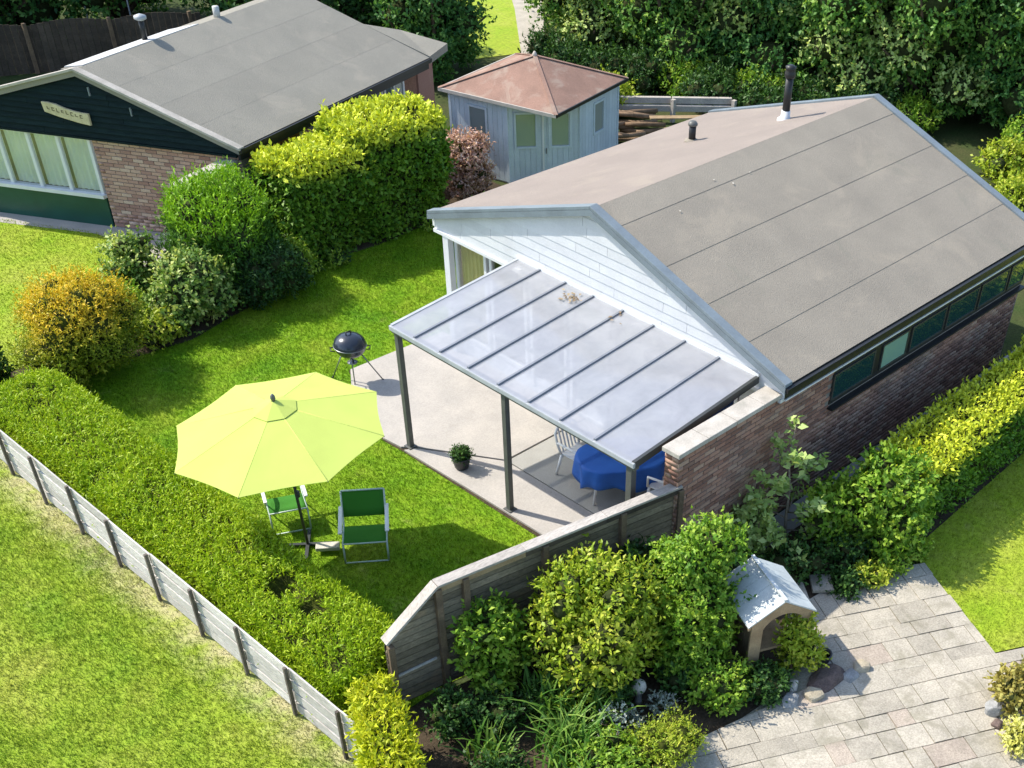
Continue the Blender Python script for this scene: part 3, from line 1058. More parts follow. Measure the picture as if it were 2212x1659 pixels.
def felt_sheet(ya, yb, x0, x1, lift_hi, lift_lo, m, parent=None):
    """one strip of felt from the upper edge ya down to the lower edge yb"""
    s = 1 if ya <= RW / 2 else -1
    nrm = Vector((0, -s * (RH - EH), RW / 2)).normalized()
    P = []
    for l0 in (-.004, None):
        for x, y, l in ((x0, ya, lift_hi), (x1, ya, lift_hi), (x1, yb, lift_lo), (x0, yb, lift_lo)):
            P.append(Vector((x, y, roof_z(y))) + nrm * (l if l0 is None else .001))
    mb = MB()
    mb.v = [tuple(p) for p in P]
    fs = [(3, 2, 1, 0), (4, 5, 6, 7), (0, 1, 5, 4), (1, 2, 6, 5), (2, 3, 7, 6), (3, 0, 4, 7)]
    if s > 0:
        fs = [tuple(reversed(f)) for f in fs]
    mb.f = fs
    return mb.build('roof_felt', M[m], parent or ROOF)


cuts = [3.82, 3.36, 2.45, 1.63, .83, -.015]
for i in range(5):
    felt_sheet(cuts[i], cuts[i + 1] - (.004 if i < 4 else 0), .13, RL - .12, .005, .0105, 'felt')
cutl = [3.82, 4.85, 5.85, 6.8, 7.655]
for i in range(4):
    felt_sheet(cutl[i], cutl[i + 1] + (.03 if i < 3 else 0), .13, RL - .12, .006, .012, 'felt_l')
# zinc verge trims
for x0 in (-.03, RL - .13):
    for s in (0, 1):
        ya, yb = (RW / 2, -.03) if s == 0 else (RW / 2, RW + .03)
        za, zb = RH + .045, EH + .036
        MB().extr([(x0, ya, za), (x0 + .16, ya, za), (x0 + .16, yb, zb), (x0, yb, zb)], (0, 0, -.055)).build('verge_trim', 'verge', ROOF, bevel=.006)
        MB().extr([(x0 - .004 if x0 < 1 else x0 + .134, ya, za - .057), (x0 + .03 if x0 < 1 else x0 + .168, ya, za - .057), (x0 + .03 if x0 < 1 else x0 + .168, yb, zb - .057), (x0 - .004 if x0 < 1 else x0 + .134, yb, zb - .057)], (0, 0, -.09)).build('verge_face', 'verge' if x0 < 1 else 'white', ROOF)
# gutter and fascia on the two eaves
MB().extr([(-.02, -.085, EH - .02), (-.02, -.005, EH - .02), (-.02, -.015, EH - .10), (-.02, -.07, EH - .10)], (RL + .03, 0, 0)).build('gutter', 'gutter', HOUSE)
MB().box((RL / 2 + .02, .05, EH - .19), (RL - .1, .05, .14)).build('fascia', 'gutter', HOUSE)
MB().box((RL / 2 + .02, .03, EH - .285), (RL - .14, .03, .025)).build('soffit_trim', 'white_frame', HOUSE)
MB().box((RL / 2, RW - .03, EH - .17), (RL - .1, .05, .13)).build('fascia', 'white_frame', HOUSE)
# brick walls with mortar body
b = MB()
b.box((3.88, .22, 1.12), (7.1, .22, 2.24))
WALLR = b.build('wall', 'mortar', HOUSE)
WIN = [(1.45, 2.5), (2.76, 3.46), (3.62, 4.6), (4.74, 5.66), (5.8, 6.7), (6.84, 7.36)]
brick_wall(WALLR, (-2.12, .108, 0), (1, 0, 0), 9.5, (0, -1, 0), .02, 2.26, 'brick', 300, [(3.48, 9.6, 1.5, 2.3)], zpref=.75)
b = MB()
b.box((3.88, RW - .32, 1.12), (7.1, .22, 2.24))
b.box((7.32, 3.85, 1.12), (.22, 6.9, 2.24))
b.build('wall', 'mortar', HOUSE)
# wing wall beside the patio
WING = MB().box((-.88, .22, 1.13), (2.46, .22, 2.26)).build('wing_wall', 'mortar', HOUSE)
brick_wall(WING, (-2.118, .33, 0), (0, -1, 0), .22, (-1, 0, 0), .02, 2.24, 'brick', 0, zpref=0)
brick_wall(WING, (.3, .338, 0), (-1, 0, 0), 2.42, (0, 1, 0), .02, 2.24, 'brick', 0, zpref=0)
for i in range(4):
    MB().box((-1.86 + i * .61, .22, 2.305), (.602, .31, .07)).build('coping_stone', 'coping', WING, bevel=.008)
# strip of windows under the eave
WB = MB().box((4.42, .118, 1.86), (6.0, .05, .58)).build('window_band', 'gutter', HOUSE)
for i, (a, c) in enumerate(WIN):
    w = MB().box(((a + c) / 2, .088, 1.87), (c - a, .02, .40)).build('window_pane', 'glass_pale' if i == 1 else 'glass_dark', WB)
    fr = MB()
    for zz in (1.66, 2.08):
        fr.box(((a + c) / 2, .083, zz), (c - a + .06, .03, .03))
    fr.box((a - .015, .083, 1.87), (.03, .03, .39))
    fr.box((c + .015, .083, 1.87), (.03, .03, .39))
    fr.build('window_frame', 'alu_dark', WB)
MB().box((4.42, .07, 1.515), (6.04, .13, .035)).build('window_sill', 'gutter', HOUSE)
# white boarded gable: lapped courses with staggered joints
GAB = MB().extr([(.075, .06, 2.27), (.075, RW - .06, 2.27), (.075, RW - .06, EH - .1), (.075, RW / 2, RH - .1), (.075, .06, EH - .1)], (.1, 0, 0)).build('gable', 'white', HOUSE)
z, k = 2.262, 0
g = random.Random(3)
slope = (RH - EH) / (RW / 2)
while z < RH - .14:
    z2 = min(z + .148, RH - .115)
    def lim(zz):
        e = max(0, (zz - (EH - .115)) / slope)
        return e + .03, RW - .03 - e
    a0, c0 = lim(z)
    a1, c1 = lim(z2)
    ends = [a0]
    p = a0 + g.uniform(.5, 1.6)
    while p < c0 - .4:
        ends.append(p)
        p += g.uniform(1.0, 2.0)
    ends.append(c0)
    for i in range(len(ends) - 1):
        lo, hi = ends[i] + (.003 if i else 0), ends[i + 1] - (.003 if i < len(ends) - 2 else 0)
        tl, th = max(lo, a1), min(hi, c1)
        poly = [(.058, lo, z), (.058, hi, z)]
        if hi > c1:
            zr = z2 if hi <= c1 else z + (z2 - z) * (c0 - hi) / max(c0 - c1, 1e-5)
            if hi < c0 - 1e-6:
                poly.append((.066, hi, z + (c0 - hi) / (c0 - c1) * (z2 - z)))
        if th > tl:
            poly += [(.066, th, z2), (.066, tl, z2)]
        if lo < a1 and lo > a0 + 1e-6:
            poly.append((.066, lo, z + (lo - a0) / (a1 - a0) * (z2 - z)))
        if len(poly) >= 3:
            MB().extr(poly, (.012, 0, 0)).build('board', 'white', GAB)
    z += .15
MB().box((.06, RW / 2, 2.235), (.09, RW - .1, .055)).build('gable_rail', 'white_frame', HOUSE)
MB().box((.20, RW / 2, 2.235), (.18, RW - .14, .04)).build('soffit', 'white_frame', HOUSE)
# glazed front wall: corner post, curtained window, doors
FW = .13
MB().box((FW - .04, RW - .33, 1.11), (.12, .14, 2.2)).build('corner_post', 'white_frame', HOUSE, bevel=.005)
FRONT = MB().box((FW + .10, 3.85, .16), (.12, 6.9, .32)).build('front_plinth', 'white_frame', HOUSE)


def glazed(y0, y1, z0, z1, curtain):
    f = MB()
    f.box((FW + .05, (y0 + y1) / 2, z0 + .03), (.07, y1 - y0, .06))
    f.box((FW + .05, (y0 + y1) / 2, z1 - .03), (.07, y1 - y0, .06))
    f.box((FW + .05, y0 + .03, (z0 + z1) / 2), (.07, .06, z1 - z0 - .12))
    f.box((FW + .05, y1 - .03, (z0 + z1) / 2), (.07, .06, z1 - z0 - .12))
    w = f.build('window', 'white_frame', HOUSE)
    MB().box((FW + .05, (y0 + y1) / 2, (z0 + z1) / 2), (.012, y1 - y0 - .12, z1 - z0 - .12)).build('pane', 'glass', w)
    if curtain:
        n = int((y1 - y0) / .02)
        vs, fs = [], []
        for i in range(n + 1):
            y = y0 + .07 + (y1 - y0 - .14) * i / n
            xx = FW + .10 + .02 * math.sin(i * 1.05)
            vs += [(xx, y, z0 + .08), (xx, y, z1 - .07)]
        for i in range(n):
            fs.append((2 * i, 2 * i + 1, 2 * i + 3, 2 * i + 2))
        c = MB()
        c.v, c.f = vs, fs
        c.build('curtain', curtain, w, True)


glazed(6.42, 7.22, .33, 2.2, 'curtain')
glazed(5.45, 6.34, .33, 2.2, None)
glazed(4.5, 5.37, .05, 2.2, None)
glazed(3.55, 4.42, .05, 2.2, 'curtain_n')
glazed(2.2, 3.47, .33, 2.2, 'curtain_n')
glazed(.9, 2.12, .33, 2.2, None)
MB().box((FW + .08, .61, 1.12), (.1, .54, 2.2)).build('front_panel', 'white_frame', HOUSE)
MB().box((2.6, 3.8, .06), (4.4, 6.7, .08)).build('inner_floor', 'interior', HOUSE)
MB().box((4.6, 3.8, 1.1), (.06, 6.7, 2.1)).build('inner_wall', 'interior', HOUSE)
# roof vents
zb = roof_z(5.72)
MB().tube([(4.55, 5.72, zb - .03), (4.55, 5.72, zb + .30)], .065, 16).build('vent_pipe', 'gutter', ROOF, True)
MB().lathe([(.085, .28), (.09, .31), (.06, .35), (.01, .36)], (4.55, 5.72, zb), 16).build('vent_cap', 'alu', ROOF, True)
MB().lathe([(.14, -.02), (.13, .02), (.075, .05)], (4.55, 5.72, zb), 16).build('vent_flashing', 'felt', ROOF, True)
zb = roof_z(4.72)
MB().lathe([(.15, -.03), (.14, .01), (.085, .05), (.08, .16)], (5.95, 4.72, zb), 18).build('flue_base', 'white_frame', ROOF, True)
MB().tube([(5.95, 4.72, zb + .1), (5.95, 4.72, zb + .74)], .07, 16).build('flue_pipe', 'gutter', ROOF, True)
MB().lathe([(.085, .72), (.10, .74), (.10, .80), (.085, .83), (.09, .86), (.10, .90), (.04, .93)], (5.95, 4.72, zb), 18).build('flue_cowl', 'gutter', ROOF, True)
g = random.Random(5)
for q in range(4):
    yy, xx = g.uniform(2.9, 3.5), g.uniform(.6, 3.4)
    MB().rock((xx, yy, roof_z(yy) + .028), (g.uniform(.012, .02), g.uniform(.012, .02), .004), q, 1).build('lichen_spot', 'stone_pale', ROOF)

# ================================================================== patio cover
CV = thing('patio_canopy', 'grey aluminium patio canopy with opal sheet roof fixed to the white gable', 'canopy', (-1.25, 3.0, 0))
XF, XB, ZF, ZBK = -2.53, .04, 2.20, 2.43
YL, YR = 5.52, .49


def cz(x):
    return ZF + (ZBK - ZF) * (x - XF) / (XB - XF)


for y, w in ((5.45, .085), (3.07, .085), (.60, .10)):
    MB().box((XF + .03, y, 1.07), (w, w, 2.10)).build('post', 'alu', CV, bevel=.004)
    MB().box((XF + .03, y, .043), (w + .07, w + .07, .014)).build('post_foot', 'alu', CV)
MB().box((XF + .02, (YL + YR) / 2, 2.125), (.09, YL - YR, .11)).build('front_beam', 'alu', CV, bevel=.006)
MB().box((XF - .045, (YL + YR) / 2, 2.165), (.04, YL - YR + .02, .075)).build('gutter_lip', 'alu_top', CV, bevel=.006)
bars = [YL - .02, 4.97, 4.39, 3.775, 3.145, 2.515, 1.885, 1.225, YR + .02]
for i, y in enumerate(bars):
    e = i in (0, 8)
    MB().beam((XF - .03, y, cz(XF) + (.0 if not e else -.035)), (XB, y, cz(XB) + (.0 if not e else -.035)), .035 if not e else .05, .07 if not e else .11).build('edge_rafter' if e else 'glazing_bar', 'alu_dark' if i == 8 else ('alu_top' if e else 'bar'), CV)
for i in range(8):
    ya, yb = bars[i] - .02, bars[i + 1] + .02
    MB().extr([(XF - .06, ya, cz(XF - .06) + .012), (XB - .005, ya, cz(XB) + .012), (XB - .005, yb, cz(XB) + .012), (XF - .06, yb, cz(XF - .06) + .012)], (0, 0, -.012)).build('roof_panel', 'poly', CV)
for x in (-1.55,):
    MB().box((x, (YL + YR) / 2, cz(x) - .075), (.04, YL - YR - .12, .05)).build('purlin', 'alu_top', CV)
MB().box((XB - .0, (YL + YR) / 2, cz(XB) + .03), (.03, YL - YR, .06)).build('wall_flashing', 'white_frame', CV)
# wind-blown leaves caught against the gable
for (lx, ly, nn, lb) in ((-.2, 4.02, 26, 'patch of brown dry leaves on the canopy roof by the gable'), (-.12, 3.12, 6, 'few dark dry leaves at the top of a glazing bar')):
    Pn = np.stack([lx + rng.normal(size=nn) * .10, ly + rng.normal(size=nn) * .09, np.zeros(nn)], 1)
    Pn[:, 2] = ZF + (ZBK - ZF) * (Pn[:, 0] - XF) / (XB - XF) + .02 + rng.random(nn) * .025
    Pn[:, 0] = np.minimum(Pn[:, 0], .0)
    An = rng.normal(size=(nn, 3)) * np.array([1, 1, .15])
    V, F = leaves(Pn, An, np.tile([0, 0, 1.], (nn, 1)), .07 * rng.uniform(.6, 1.3, nn), .6)
    tag(fast_mesh('dry_leaves', V, F, 'dry_leaf', None, rng.random(nn)), lb, 'leaves', None, 'stuff')

# ================================================================== neighbour bungalow
NX, NY = -.10, 13.20
NA_, ND_ = .566, .291
nu = Vector((-math.sin(NA_), math.cos(NA_), 0))
nv = Vector((math.cos(ND_), math.sin(ND_), 0))
nf = Vector((-math.cos(NA_), -math.sin(NA_), 0))      # outward normal of the gable front
NW, NE, NR, NL, NS = 6.7, 2.03, 3.15, 6.56, 3.02


def NP(s, t, z=0.0):
    p = Vector((NX, NY, 0)) + nu * s + nv * t
    return Vector((p.x, p.y, z))


NB_ = thing('bungalow', 'neighbouring bungalow with dark green boarded gable and plain grey roof', 'house', tuple(NP(3.2, 3.2)))
b = MB()
b.extr([NP(0, -.06, NE), NP(0, NL, NE), NP(NS, NL, NR), NP(NS, -.06, NR)], (0, 0, -.12))
b.extr([NP(NS, -.06, NR), NP(NS, .12, NR), NP(NW, .12, NE), NP(NW, -.06, NE)], (0, 0, -.12))
b.extr([NP(NS, .12, NR), NP(NS, NL, NR), NP(NS + .42, NL, NR - .08), NP(NS + .42, .12, NR - .08)], (0, 0, -.1))
b.extr([NP(NS + .42, .7, NR - .09), NP(NS + .42, NL, NR - .09), NP(NS + 1.9, NL, .9), NP(NS + 1.9, .7, .9)], (0, 0, -.1))
NROOF = b.build('roof', 'felt_n', NB_)


def nz(s):
    return NE + (NR - NE) * (s / NS if s <= NS else (NW - s) / (NW - NS))


cs = [NS - .02, 2.3, 1.55, .8, -.02]
for i in range(4):
    lo = cs[i + 1]
    tA, tB = .04, NL - .02
    cutsT = [tA] + sorted(g.uniform(1.2, 5.4) for _ in range(1 if i % 2 else 2)) + [tB]
    for q in range(len(cutsT) - 1):
        a, c = cutsT[q] + .001, cutsT[q + 1] - .001
        MB().extr([NP(cs[i], a, nz(cs[i]) + .005), NP(cs[i], c, nz(cs[i]) + .005), NP(lo, c, nz(lo) + .0065), NP(lo, a, nz(lo) + .0065)], (0, 0, -.004)).build('roof_felt', 'felt_n', NROOF)
for sa, sb in ((NS, -.05), (NS, NW + .05)):
    MB().extr([NP(sa, -.1, NR + .03), NP(sa, .05, NR + .03), NP(sb, .05, nz(sb) + .03), NP(sb, -.1, nz(sb) + .03)], (0, 0, -.05)).build('verge_trim', 'coping', NROOF, bevel=.005)
MB().extr([NP(-.07, -.05, NE - .015), NP(.01, -.05, NE - .015), NP(.0, -.05, NE - .1), NP(-.06, -.05, NE - .1)], tuple(nv * (NL + .05))).build('gutter', 'gutter', NB_)
MB().extr([NP(.02, 0, NE - .11), NP(.07, 0, NE - .11), NP(.07, 0, NE - .25), NP(.02, 0, NE - .25)], tuple(nv * NL)).build('fascia', 'gutter', NB_)
# far lower wing
MB().extr([NP(-.02, NL, NE + .02), NP(-.02, NL + .75, NE + .12), NP(1.1, NL + .75, NE + .3), NP(1.5, NL, nz(1.5))], (0, 0, -.16)).build('porch_roof', 'felt_n', NROOF)
MB().extr([NP(.3, NL - .02, 0), NP(.3, NL + .6, 0), NP(.3, NL + .6, 2.0), NP(.3, NL - .02, 1.95)], tuple(nu * .15)).build('wall', 'brick_n', NB_)
# gable cladding in lapped boards
NG = MB().extr([NP(.12, .06, NE - .12), NP(NW - .12, .06, NE - .12), NP(NS, .06, NR - .12)], tuple(nv * .08)).build('gable', 'dark_board', NB_)
z = NE - .16
while z < NR - .16:
    z2 = z + .104
    def nlim(zz):
        k = min(1, max(0, (zz - (NE - .13)) / (NR - NE)))
        return .04 + NS * k, NW - .04 - (NW - NS) * k
    (a0, c0), (a1, c1) = nlim(z), nlim(min(z2, NR - .13))
    jt = g.uniform(2.0, 4.6)
    segs = [(a0, a1, jt - .003, jt - .003), (jt + .003, jt + .003, c0, c1)] if a0 + .5 < jt < c0 - .5 and z < NR - .5 else [(a0, a1, c0, c1)]
    for p0, p1, q0, q1 in segs:
        MB().extr([NP(p0, .008, z), NP(q0, .008, z), NP(max(q1, p1 + .01), .05, min(z2, NR - .13)), NP(p1, .05, min(z2, NR - .13))], tuple(nv * .014)).build('board', 'dark_board', NG)
    z += .108
MB().extr([NP(.1, -.01, NE - .17), NP(NW - .1, -.01, NE - .17), NP(NW - .1, -.01, NE - .21), NP(.1, -.01, NE - .21)], tuple(nv * .1)).build('gable_rail', 'dark_board', NB_)
for s, zz in ((2.88, 2.74), (2.11, 2.45)):
    MB().extr([NP(s - .012, .0, zz - .07), NP(s + .012, .0, zz - .07), NP(s + .012, .0, zz + .09), NP(s - .012, .0, zz + .09)], tuple(nv * .03)).build('cable_clip', 'verge', NB_)
# sign board with a wavy top and carved letters too weathered to read
def sign_pt(s, zz, t=-.05):
    return NP(s, t, zz)
SIGN = thing('name_board', 'wavy pale wooden name board with carved letters on the dark green gable', 'sign', tuple(NP(3.45, -.05, 2.12)))
top = [(3.90, 2.475), (3.78, 2.475), (3.62, 2.455), (3.45, 2.40), (3.25, 2.36), (3.1, 2.345), (2.98, 2.345)]
bot = [(2.98, 2.12), (3.2, 2.145), (3.6, 2.22), (3.88, 2.29)]
MB().extr([sign_pt(s, zz) for s, zz in top + bot], tuple(nv * .045)).build('board', 'sign_wood', SIGN, bevel=.006)
lt = MB()
for i in range(8):
    s = 3.80 - i * .092
    zz = 2.375 - (3.80 - s) * .155
    hh = .05 + .012 * ((i * 7) % 3)
    lt.extr([sign_pt(s, zz - hh / 2, -.054), sign_pt(s - .05, zz - hh / 2 - .006, -.054), sign_pt(s - .05, zz - hh / 2 + .008, -.054), sign_pt(s, zz - hh / 2 + .014, -.054)], tuple(nv * .008))
    lt.extr([sign_pt(s, zz - hh / 2 + .016, -.054), sign_pt(s - .014, zz - hh / 2 + .016, -.054), sign_pt(s - .014, zz + hh / 2, -.054), sign_pt(s, zz + hh / 2, -.054)], tuple(nv * .008))
    if i % 2:
        lt.extr([sign_pt(s - .016, zz + hh / 2 - .016, -.054), sign_pt(s - .05, zz + hh / 2 - .022, -.054), sign_pt(s - .05, zz + hh / 2 - .006, -.054), sign_pt(s - .016, zz + hh / 2, -.054)], tuple(nv * .008))
lt.build('carved_letters', 'sign_paint', SIGN)
# front: brick part and glazed part
NWALL = MB().extr([NP(.12, .13, 0), NP(3.2, .13, 0), NP(3.2, .13, NE - .2), NP(.12, .13, NE - .2)], tuple(nv * .2)).build('wall', 'mortar', NB_)
o = NP(.12, .125, 0)
brick_wall(NWALL, tuple(NP(3.2, .125, 0)), tuple(-nu), 3.08, tuple(nf), .02, NE - .2, 'brick_n', 300, zpref=.3)
MB().extr([NP(3.24, .12, 0), NP(NW - .1, .12, 0), NP(NW - .1, .12, .62), NP(3.24, .12, .62)], tuple(nv * .1)).build('front_panel', 'green_panel', NB_)
MB().extr([NP(3.2, .02, .62), NP(NW - .1, .02, .62), NP(NW - .1, .02, .69), NP(3.2, .02, .69)], tuple(nv * .2)).build('window_sill', 'white_frame', NB_)
NWIN = MB().extr([NP(3.24, .1, NE - .26), NP(NW - .1, .1, NE - .26), NP(NW - .1, .1, NE - .215), NP(3.24, .1, NE - .215)], tuple(nv * .07)).build('window', 'white_frame', NB_)
posts = [3.27, 3.94, 4.58, 5.22, 5.9, 6.56]
for s in posts:
    MB().extr([NP(s - .032, .1, .692), NP(s + .032, .1, .692), NP(s + .032, .1, NE - .262), NP(s - .032, .1, NE - .262)], tuple(nv * .07)).build('mullion', 'white_frame', NWIN)
for a, c in zip(posts[:-1], posts[1:]):
    MB().extr([NP(a + .033, .13, .693), NP(c - .033, .13, .693), NP(c - .033, .13, NE - .263), NP(a + .033, .13, NE - .263)], tuple(nv * .01)).build('pane', glassmat('net_glass', (.3, .36, .34), .05, .92) if a == posts[0] else bpy.data.materials['net_glass'], NWIN)
    cu = MB()
    n = 22
    for i in range(n + 1):
        s = a + .04 + (c - a - .08) * i / n
        t = .24 + .018 * math.sin(i * 1.3)
        cu.v += [tuple(NP(s, t, .7)), tuple(NP(s, t, NE - .27))]
    cu.f = [(2 * i, 2 * i + 1, 2 * i + 3, 2 * i + 2) for i in range(n)]
    cu.build('curtain', 'curtain_n', NWIN, True)
MB().extr([NP(3.3, .5, 0), NP(NW - .2, .5, 0), NP(NW - .2, .5, NE - .3), NP(3.3, .5, NE - .3)], tuple(nv * .05)).build('inner_wall', 'interior', NB_)
# side wall, its windows and posts
SW = MB().extr([NP(.3, .2, 0), NP(.3, NL - .1, 0), NP(.3, NL - .1, NE - .2), NP(.3, .2, NE - .2)], tuple(nu * .2)).build('wall', rndmat('brick_far', [(0, (.26, .14, .10)), (1, (.30, .17, .12))], grain=.35, gscale=26), NB_)
ns = Vector((nv.y, -nv.x, 0))
for a, c, z0, z1 in ((5.2, 5.92, 1.05, 1.80), (4.42, 5.08, 1.05, 1.80), (3.3, 4.28, 1.05, 1.80), (2.2, 3.15, 1.05, 1.80)):
    w = MB()
    for zz in (z0, z1):
        w.extr([NP(.28, a, zz - .03), NP(.28, c, zz - .03), NP(.28, c, zz + .03), NP(.28, a, zz + .03)], tuple(nu * .06))
    for tt in (a, c, (a + c) / 2 if c - a > .7 else a + .001):
        w.extr([NP(.275, tt - .03, z0 + .031), NP(.275, tt + .03, z0 + .031), NP(.275, tt + .03, z1 - .031), NP(.275, tt - .03, z1 - .031)], tuple(nu * .06))
    wo = w.build('window', 'white_frame', NB_)
    MB().extr([NP(.295, a + .03, z0 + .03), NP(.295, c - .03, z0 + .03), NP(.295, c - .03, z1 - .03), NP(.295, a + .03, z1 - .03)], tuple(nu * .008)).build('pane', 'glass_dark', wo)
# low wing wall with pale coping
WG = MB().extr([NP(.22, -1.35, 0), NP(.22, .1, 0), NP(.22, .1, 1.68), NP(.22, -1.35, 1.68)], tuple(nu * .2)).build('wing_wall', 'brick_n', NB_)
MB().extr([NP(.16, -1.4, 1.685), NP(.16, .1, 1.685), NP(.48, .1, 1.685), NP(.48, -1.4, 1.685)], (0, 0, .06)).build('coping_stone', 'coping', WG, bevel=.006)
# flat roof and vents behind the ridge
MB().extr([NP(NS + .02, .2, NR + .012), NP(NS + .02, 3.4, NR + .012), NP(NS + .40, 3.0, NR - .05), NP(NS + .40, .2, NR - .05)], (0, 0, -.02)).build('flat_roof', 'far_roof', NROOF)
MB().extr([NP(NS + 1.85, .7, 0), NP(NS + 1.85, NL - .1, 0), NP(NS + 1.85, NL - .1, .85), NP(NS + 1.85, .7, .85)], tuple(nu * -.2)).build('wall', 'mortar', NB_)
vp = NP(NS + .25, 2.15, NR - .05)
MB().tube([vp, vp + Vector((0, 0, .42))], .055, 14).build('vent_pipe', 'gutter', NROOF, True)
MB().lathe([(.06, .38), (.12, .41), (.12, .46), (.02, .5)], vp, 14).build('vent_cap', 'alu_top', NROOF, True)
vp = NP(NS + .08, 4.05, NR - .03)
MB().tube([vp, vp + Vector((0, 0, .22))], .07, 14).build('vent_pipe', 'far_roof', NROOF, True)

# ================================================================== summer house
c_l, c_f, c_r = Vector((5.40, 13.86, 0)), Vector((6.24, 10.96, 0)), Vector((9.24, 11.62, 0))
c_b = c_l + c_r - c_f
SHE, SHP = 1.83, 2.42
apex = (c_l + c_r) / 2 + Vector((0, 0, SHP))
SH = thing('summer_house', 'pale blue corner summer house with reddish hipped roof', 'shed', tuple((c_l + c_r) / 2))
ce = [c_l, c_f, c_r, c_b]
b = MB()
for i in range(4):
    a, c = ce[i] + Vector((0, 0, SHE)), ce[(i + 1) % 4] + Vector((0, 0, SHE))
    b.extr([a, c, apex], (0, 0, -.03))
SHR = b.build('roof', 'red_felt', SH)
for i in range(4):
    a, c = ce[i] + Vector((0, 0, SHE)), ce[(i + 1) % 4] + Vector((0, 0, SHE))
    MB().beam(a + Vector((0, 0, -.02)), c + Vector((0, 0, -.02)), .03, .07).build('eave_trim', 'felt_edge' if i != 1 else 'gutter', SHR)
    h = ce[i] + Vector((0, 0, SHE + .012))
    MB().beam(h, apex + Vector((0, 0, .012)), .09, .012).build('hip_strip', 'red_felt', SHR)
MB().lathe([(.06, -.02), (.05, .04), (.02, .09)], apex, 10).build('finial', 'felt_edge', SHR, True)
e1 = (c_f - c_l).normalized()       # along left side towards front corner
e2 = (c_r - c_f).normalized()
ins = .17
q0 = c_l + e1 * ins + e2 * ins
q1 = c_f - e1 * 1.36 + e2 * ins
q2 = c_f + e2 * 1.22 - e1 * ins
q3 = c_r - e1 * ins - e2 * ins
q4 = c_b - e1 * -ins - e2 * ins


def board_wall(a, c, z0, z1, holes, name='wall'):
    d = c - a
    ln = d.length
    d.normalize()
    n = Vector((d.y, -d.x, 0))
    if (Vector(CAM) - a).dot(n) < 0:
        n = -n
    w = MB()
    w.extr([a + Vector((0, 0, z0)), c + Vector((0, 0, z0)), c + Vector((0, 0, z1)), a + Vector((0, 0, z1))], tuple(-n * .03))
    wo = w.build(name, 'blue_board', SH)
    nb = max(2, round(ln / .125))
    for i in range(nb):
        u0, u1 = ln * i / nb + .003, ln * (i + 1) / nb - .003
        zs = [(z0, z1)]
        for h in holes:
            if h[0] < (u0 + u1) / 2 < h[1]:
                zs = [(z0, h[2]), (h[3], z1)]
        for za, zb in zs:
            MB().extr([a + d * u0 + Vector((0, 0, za)), a + d * u1 + Vector((0, 0, za)), a + d * u1 + Vector((0, 0, zb)), a + d * u0 + Vector((0, 0, zb))], tuple(n * .012)).build('board', 'blue_board', wo)
    for h in holes:
        f = MB()
        for zz in (h[2], h[3]):
            f.beam(a + d * h[0] + n * .014 + Vector((0, 0, zz)), a + d * h[1] + n * .014 + Vector((0, 0, zz)), .04, .05)
        for uu in (h[0], h[1]):
            f.beam(a + d * uu + n * .015 + Vector((0, 0, h[2] - .02)), a + d * uu + n * .015 + Vector((0, 0, h[3] + .02)), .05, .042, tuple(n))
        fo = f.build('window', 'blue_board', SH)
        MB().extr([a + d * (h[0] + .02) + n * .008 + Vector((0, 0, h[2] + .02)), a + d * (h[1] - .02) + n * .008 + Vector((0, 0, h[2] + .02)), a + d * (h[1] - .02) + n * .008 + Vector((0, 0, h[3] - .02)), a + d * (h[0] + .02) + n * .008 + Vector((0, 0, h[3] - .02))], tuple(-n * .006)).build('pane', 'glass_sky_tint', fo)
    return wo


l1 = (q1 - q0).length
board_wall(q0, q1, .03, SHE - .06, [(l1 * .33, l1 * .64, .82, 1.56)])
l2 = (q2 - q1).length
DW = board_wall(q1, q2, .03, SHE - .06, [(l2 * .10, l2 * .40, .80, 1.56), (l2 * .58, l2 * .88, .80, 1.56)], 'door_wall')
dd = (q2 - q1).normalized()
dn = Vector((dd.y, -dd.x, 0))
if (Vector(CAM) - q1).dot(dn) < 0:
    dn = -dn
MB().beam(q1 + dd * l2 * .49 + dn * .02 + Vector((0, 0, .04)), q1 + dd * l2 * .49 + dn * .02 + Vector((0, 0, 1.74)), .04, .02, tuple(dn)).build('door_strip', 'white_frame', SH)
MB().box(tuple(q1 + dd * l2 * .53 + dn * .04 + Vector((0, 0, .72))), (.02, .02, .12)).build('door_handle', 'steel', SH)
l3 = (q3 - q2).length
board_wall(q2, q3, .03, SHE - .06, [(l3 * .36, l3 * .62, .88, 1.56)])
board_wall(q3, q4, .03, SHE - .06, [])
board_wall(q4, q0, .03, SHE - .06, [])
for q in (q0, q1, q2, q3):
    MB().beam(q + Vector((0, 0, .02)), q + Vector((0, 0, SHE - .05)), .06, .06, tuple(e1)).build('corner_post', 'blue_board', SH)
MB().extr([(*p.xy, .0) for p in (q0, q1, q2, q3, q4)], (0, 0, .03)).build('base', 'concrete_dark', SH)
# white box beside the summer house
wb = thing('storage_box', 'narrow white box standing behind the golden hedge by the summer house', 'box', (5.05, 13.75, 0))
MB().box((5.05, 13.75, .62), (.3, .3, 1.24), .3).build('body', 'white_frame', wb, bevel=.01)
MB().box((5.05, 13.75, 1.26), (.34, .34, .03), .3).build('lid', 'white_frame', wb, bevel=.006)

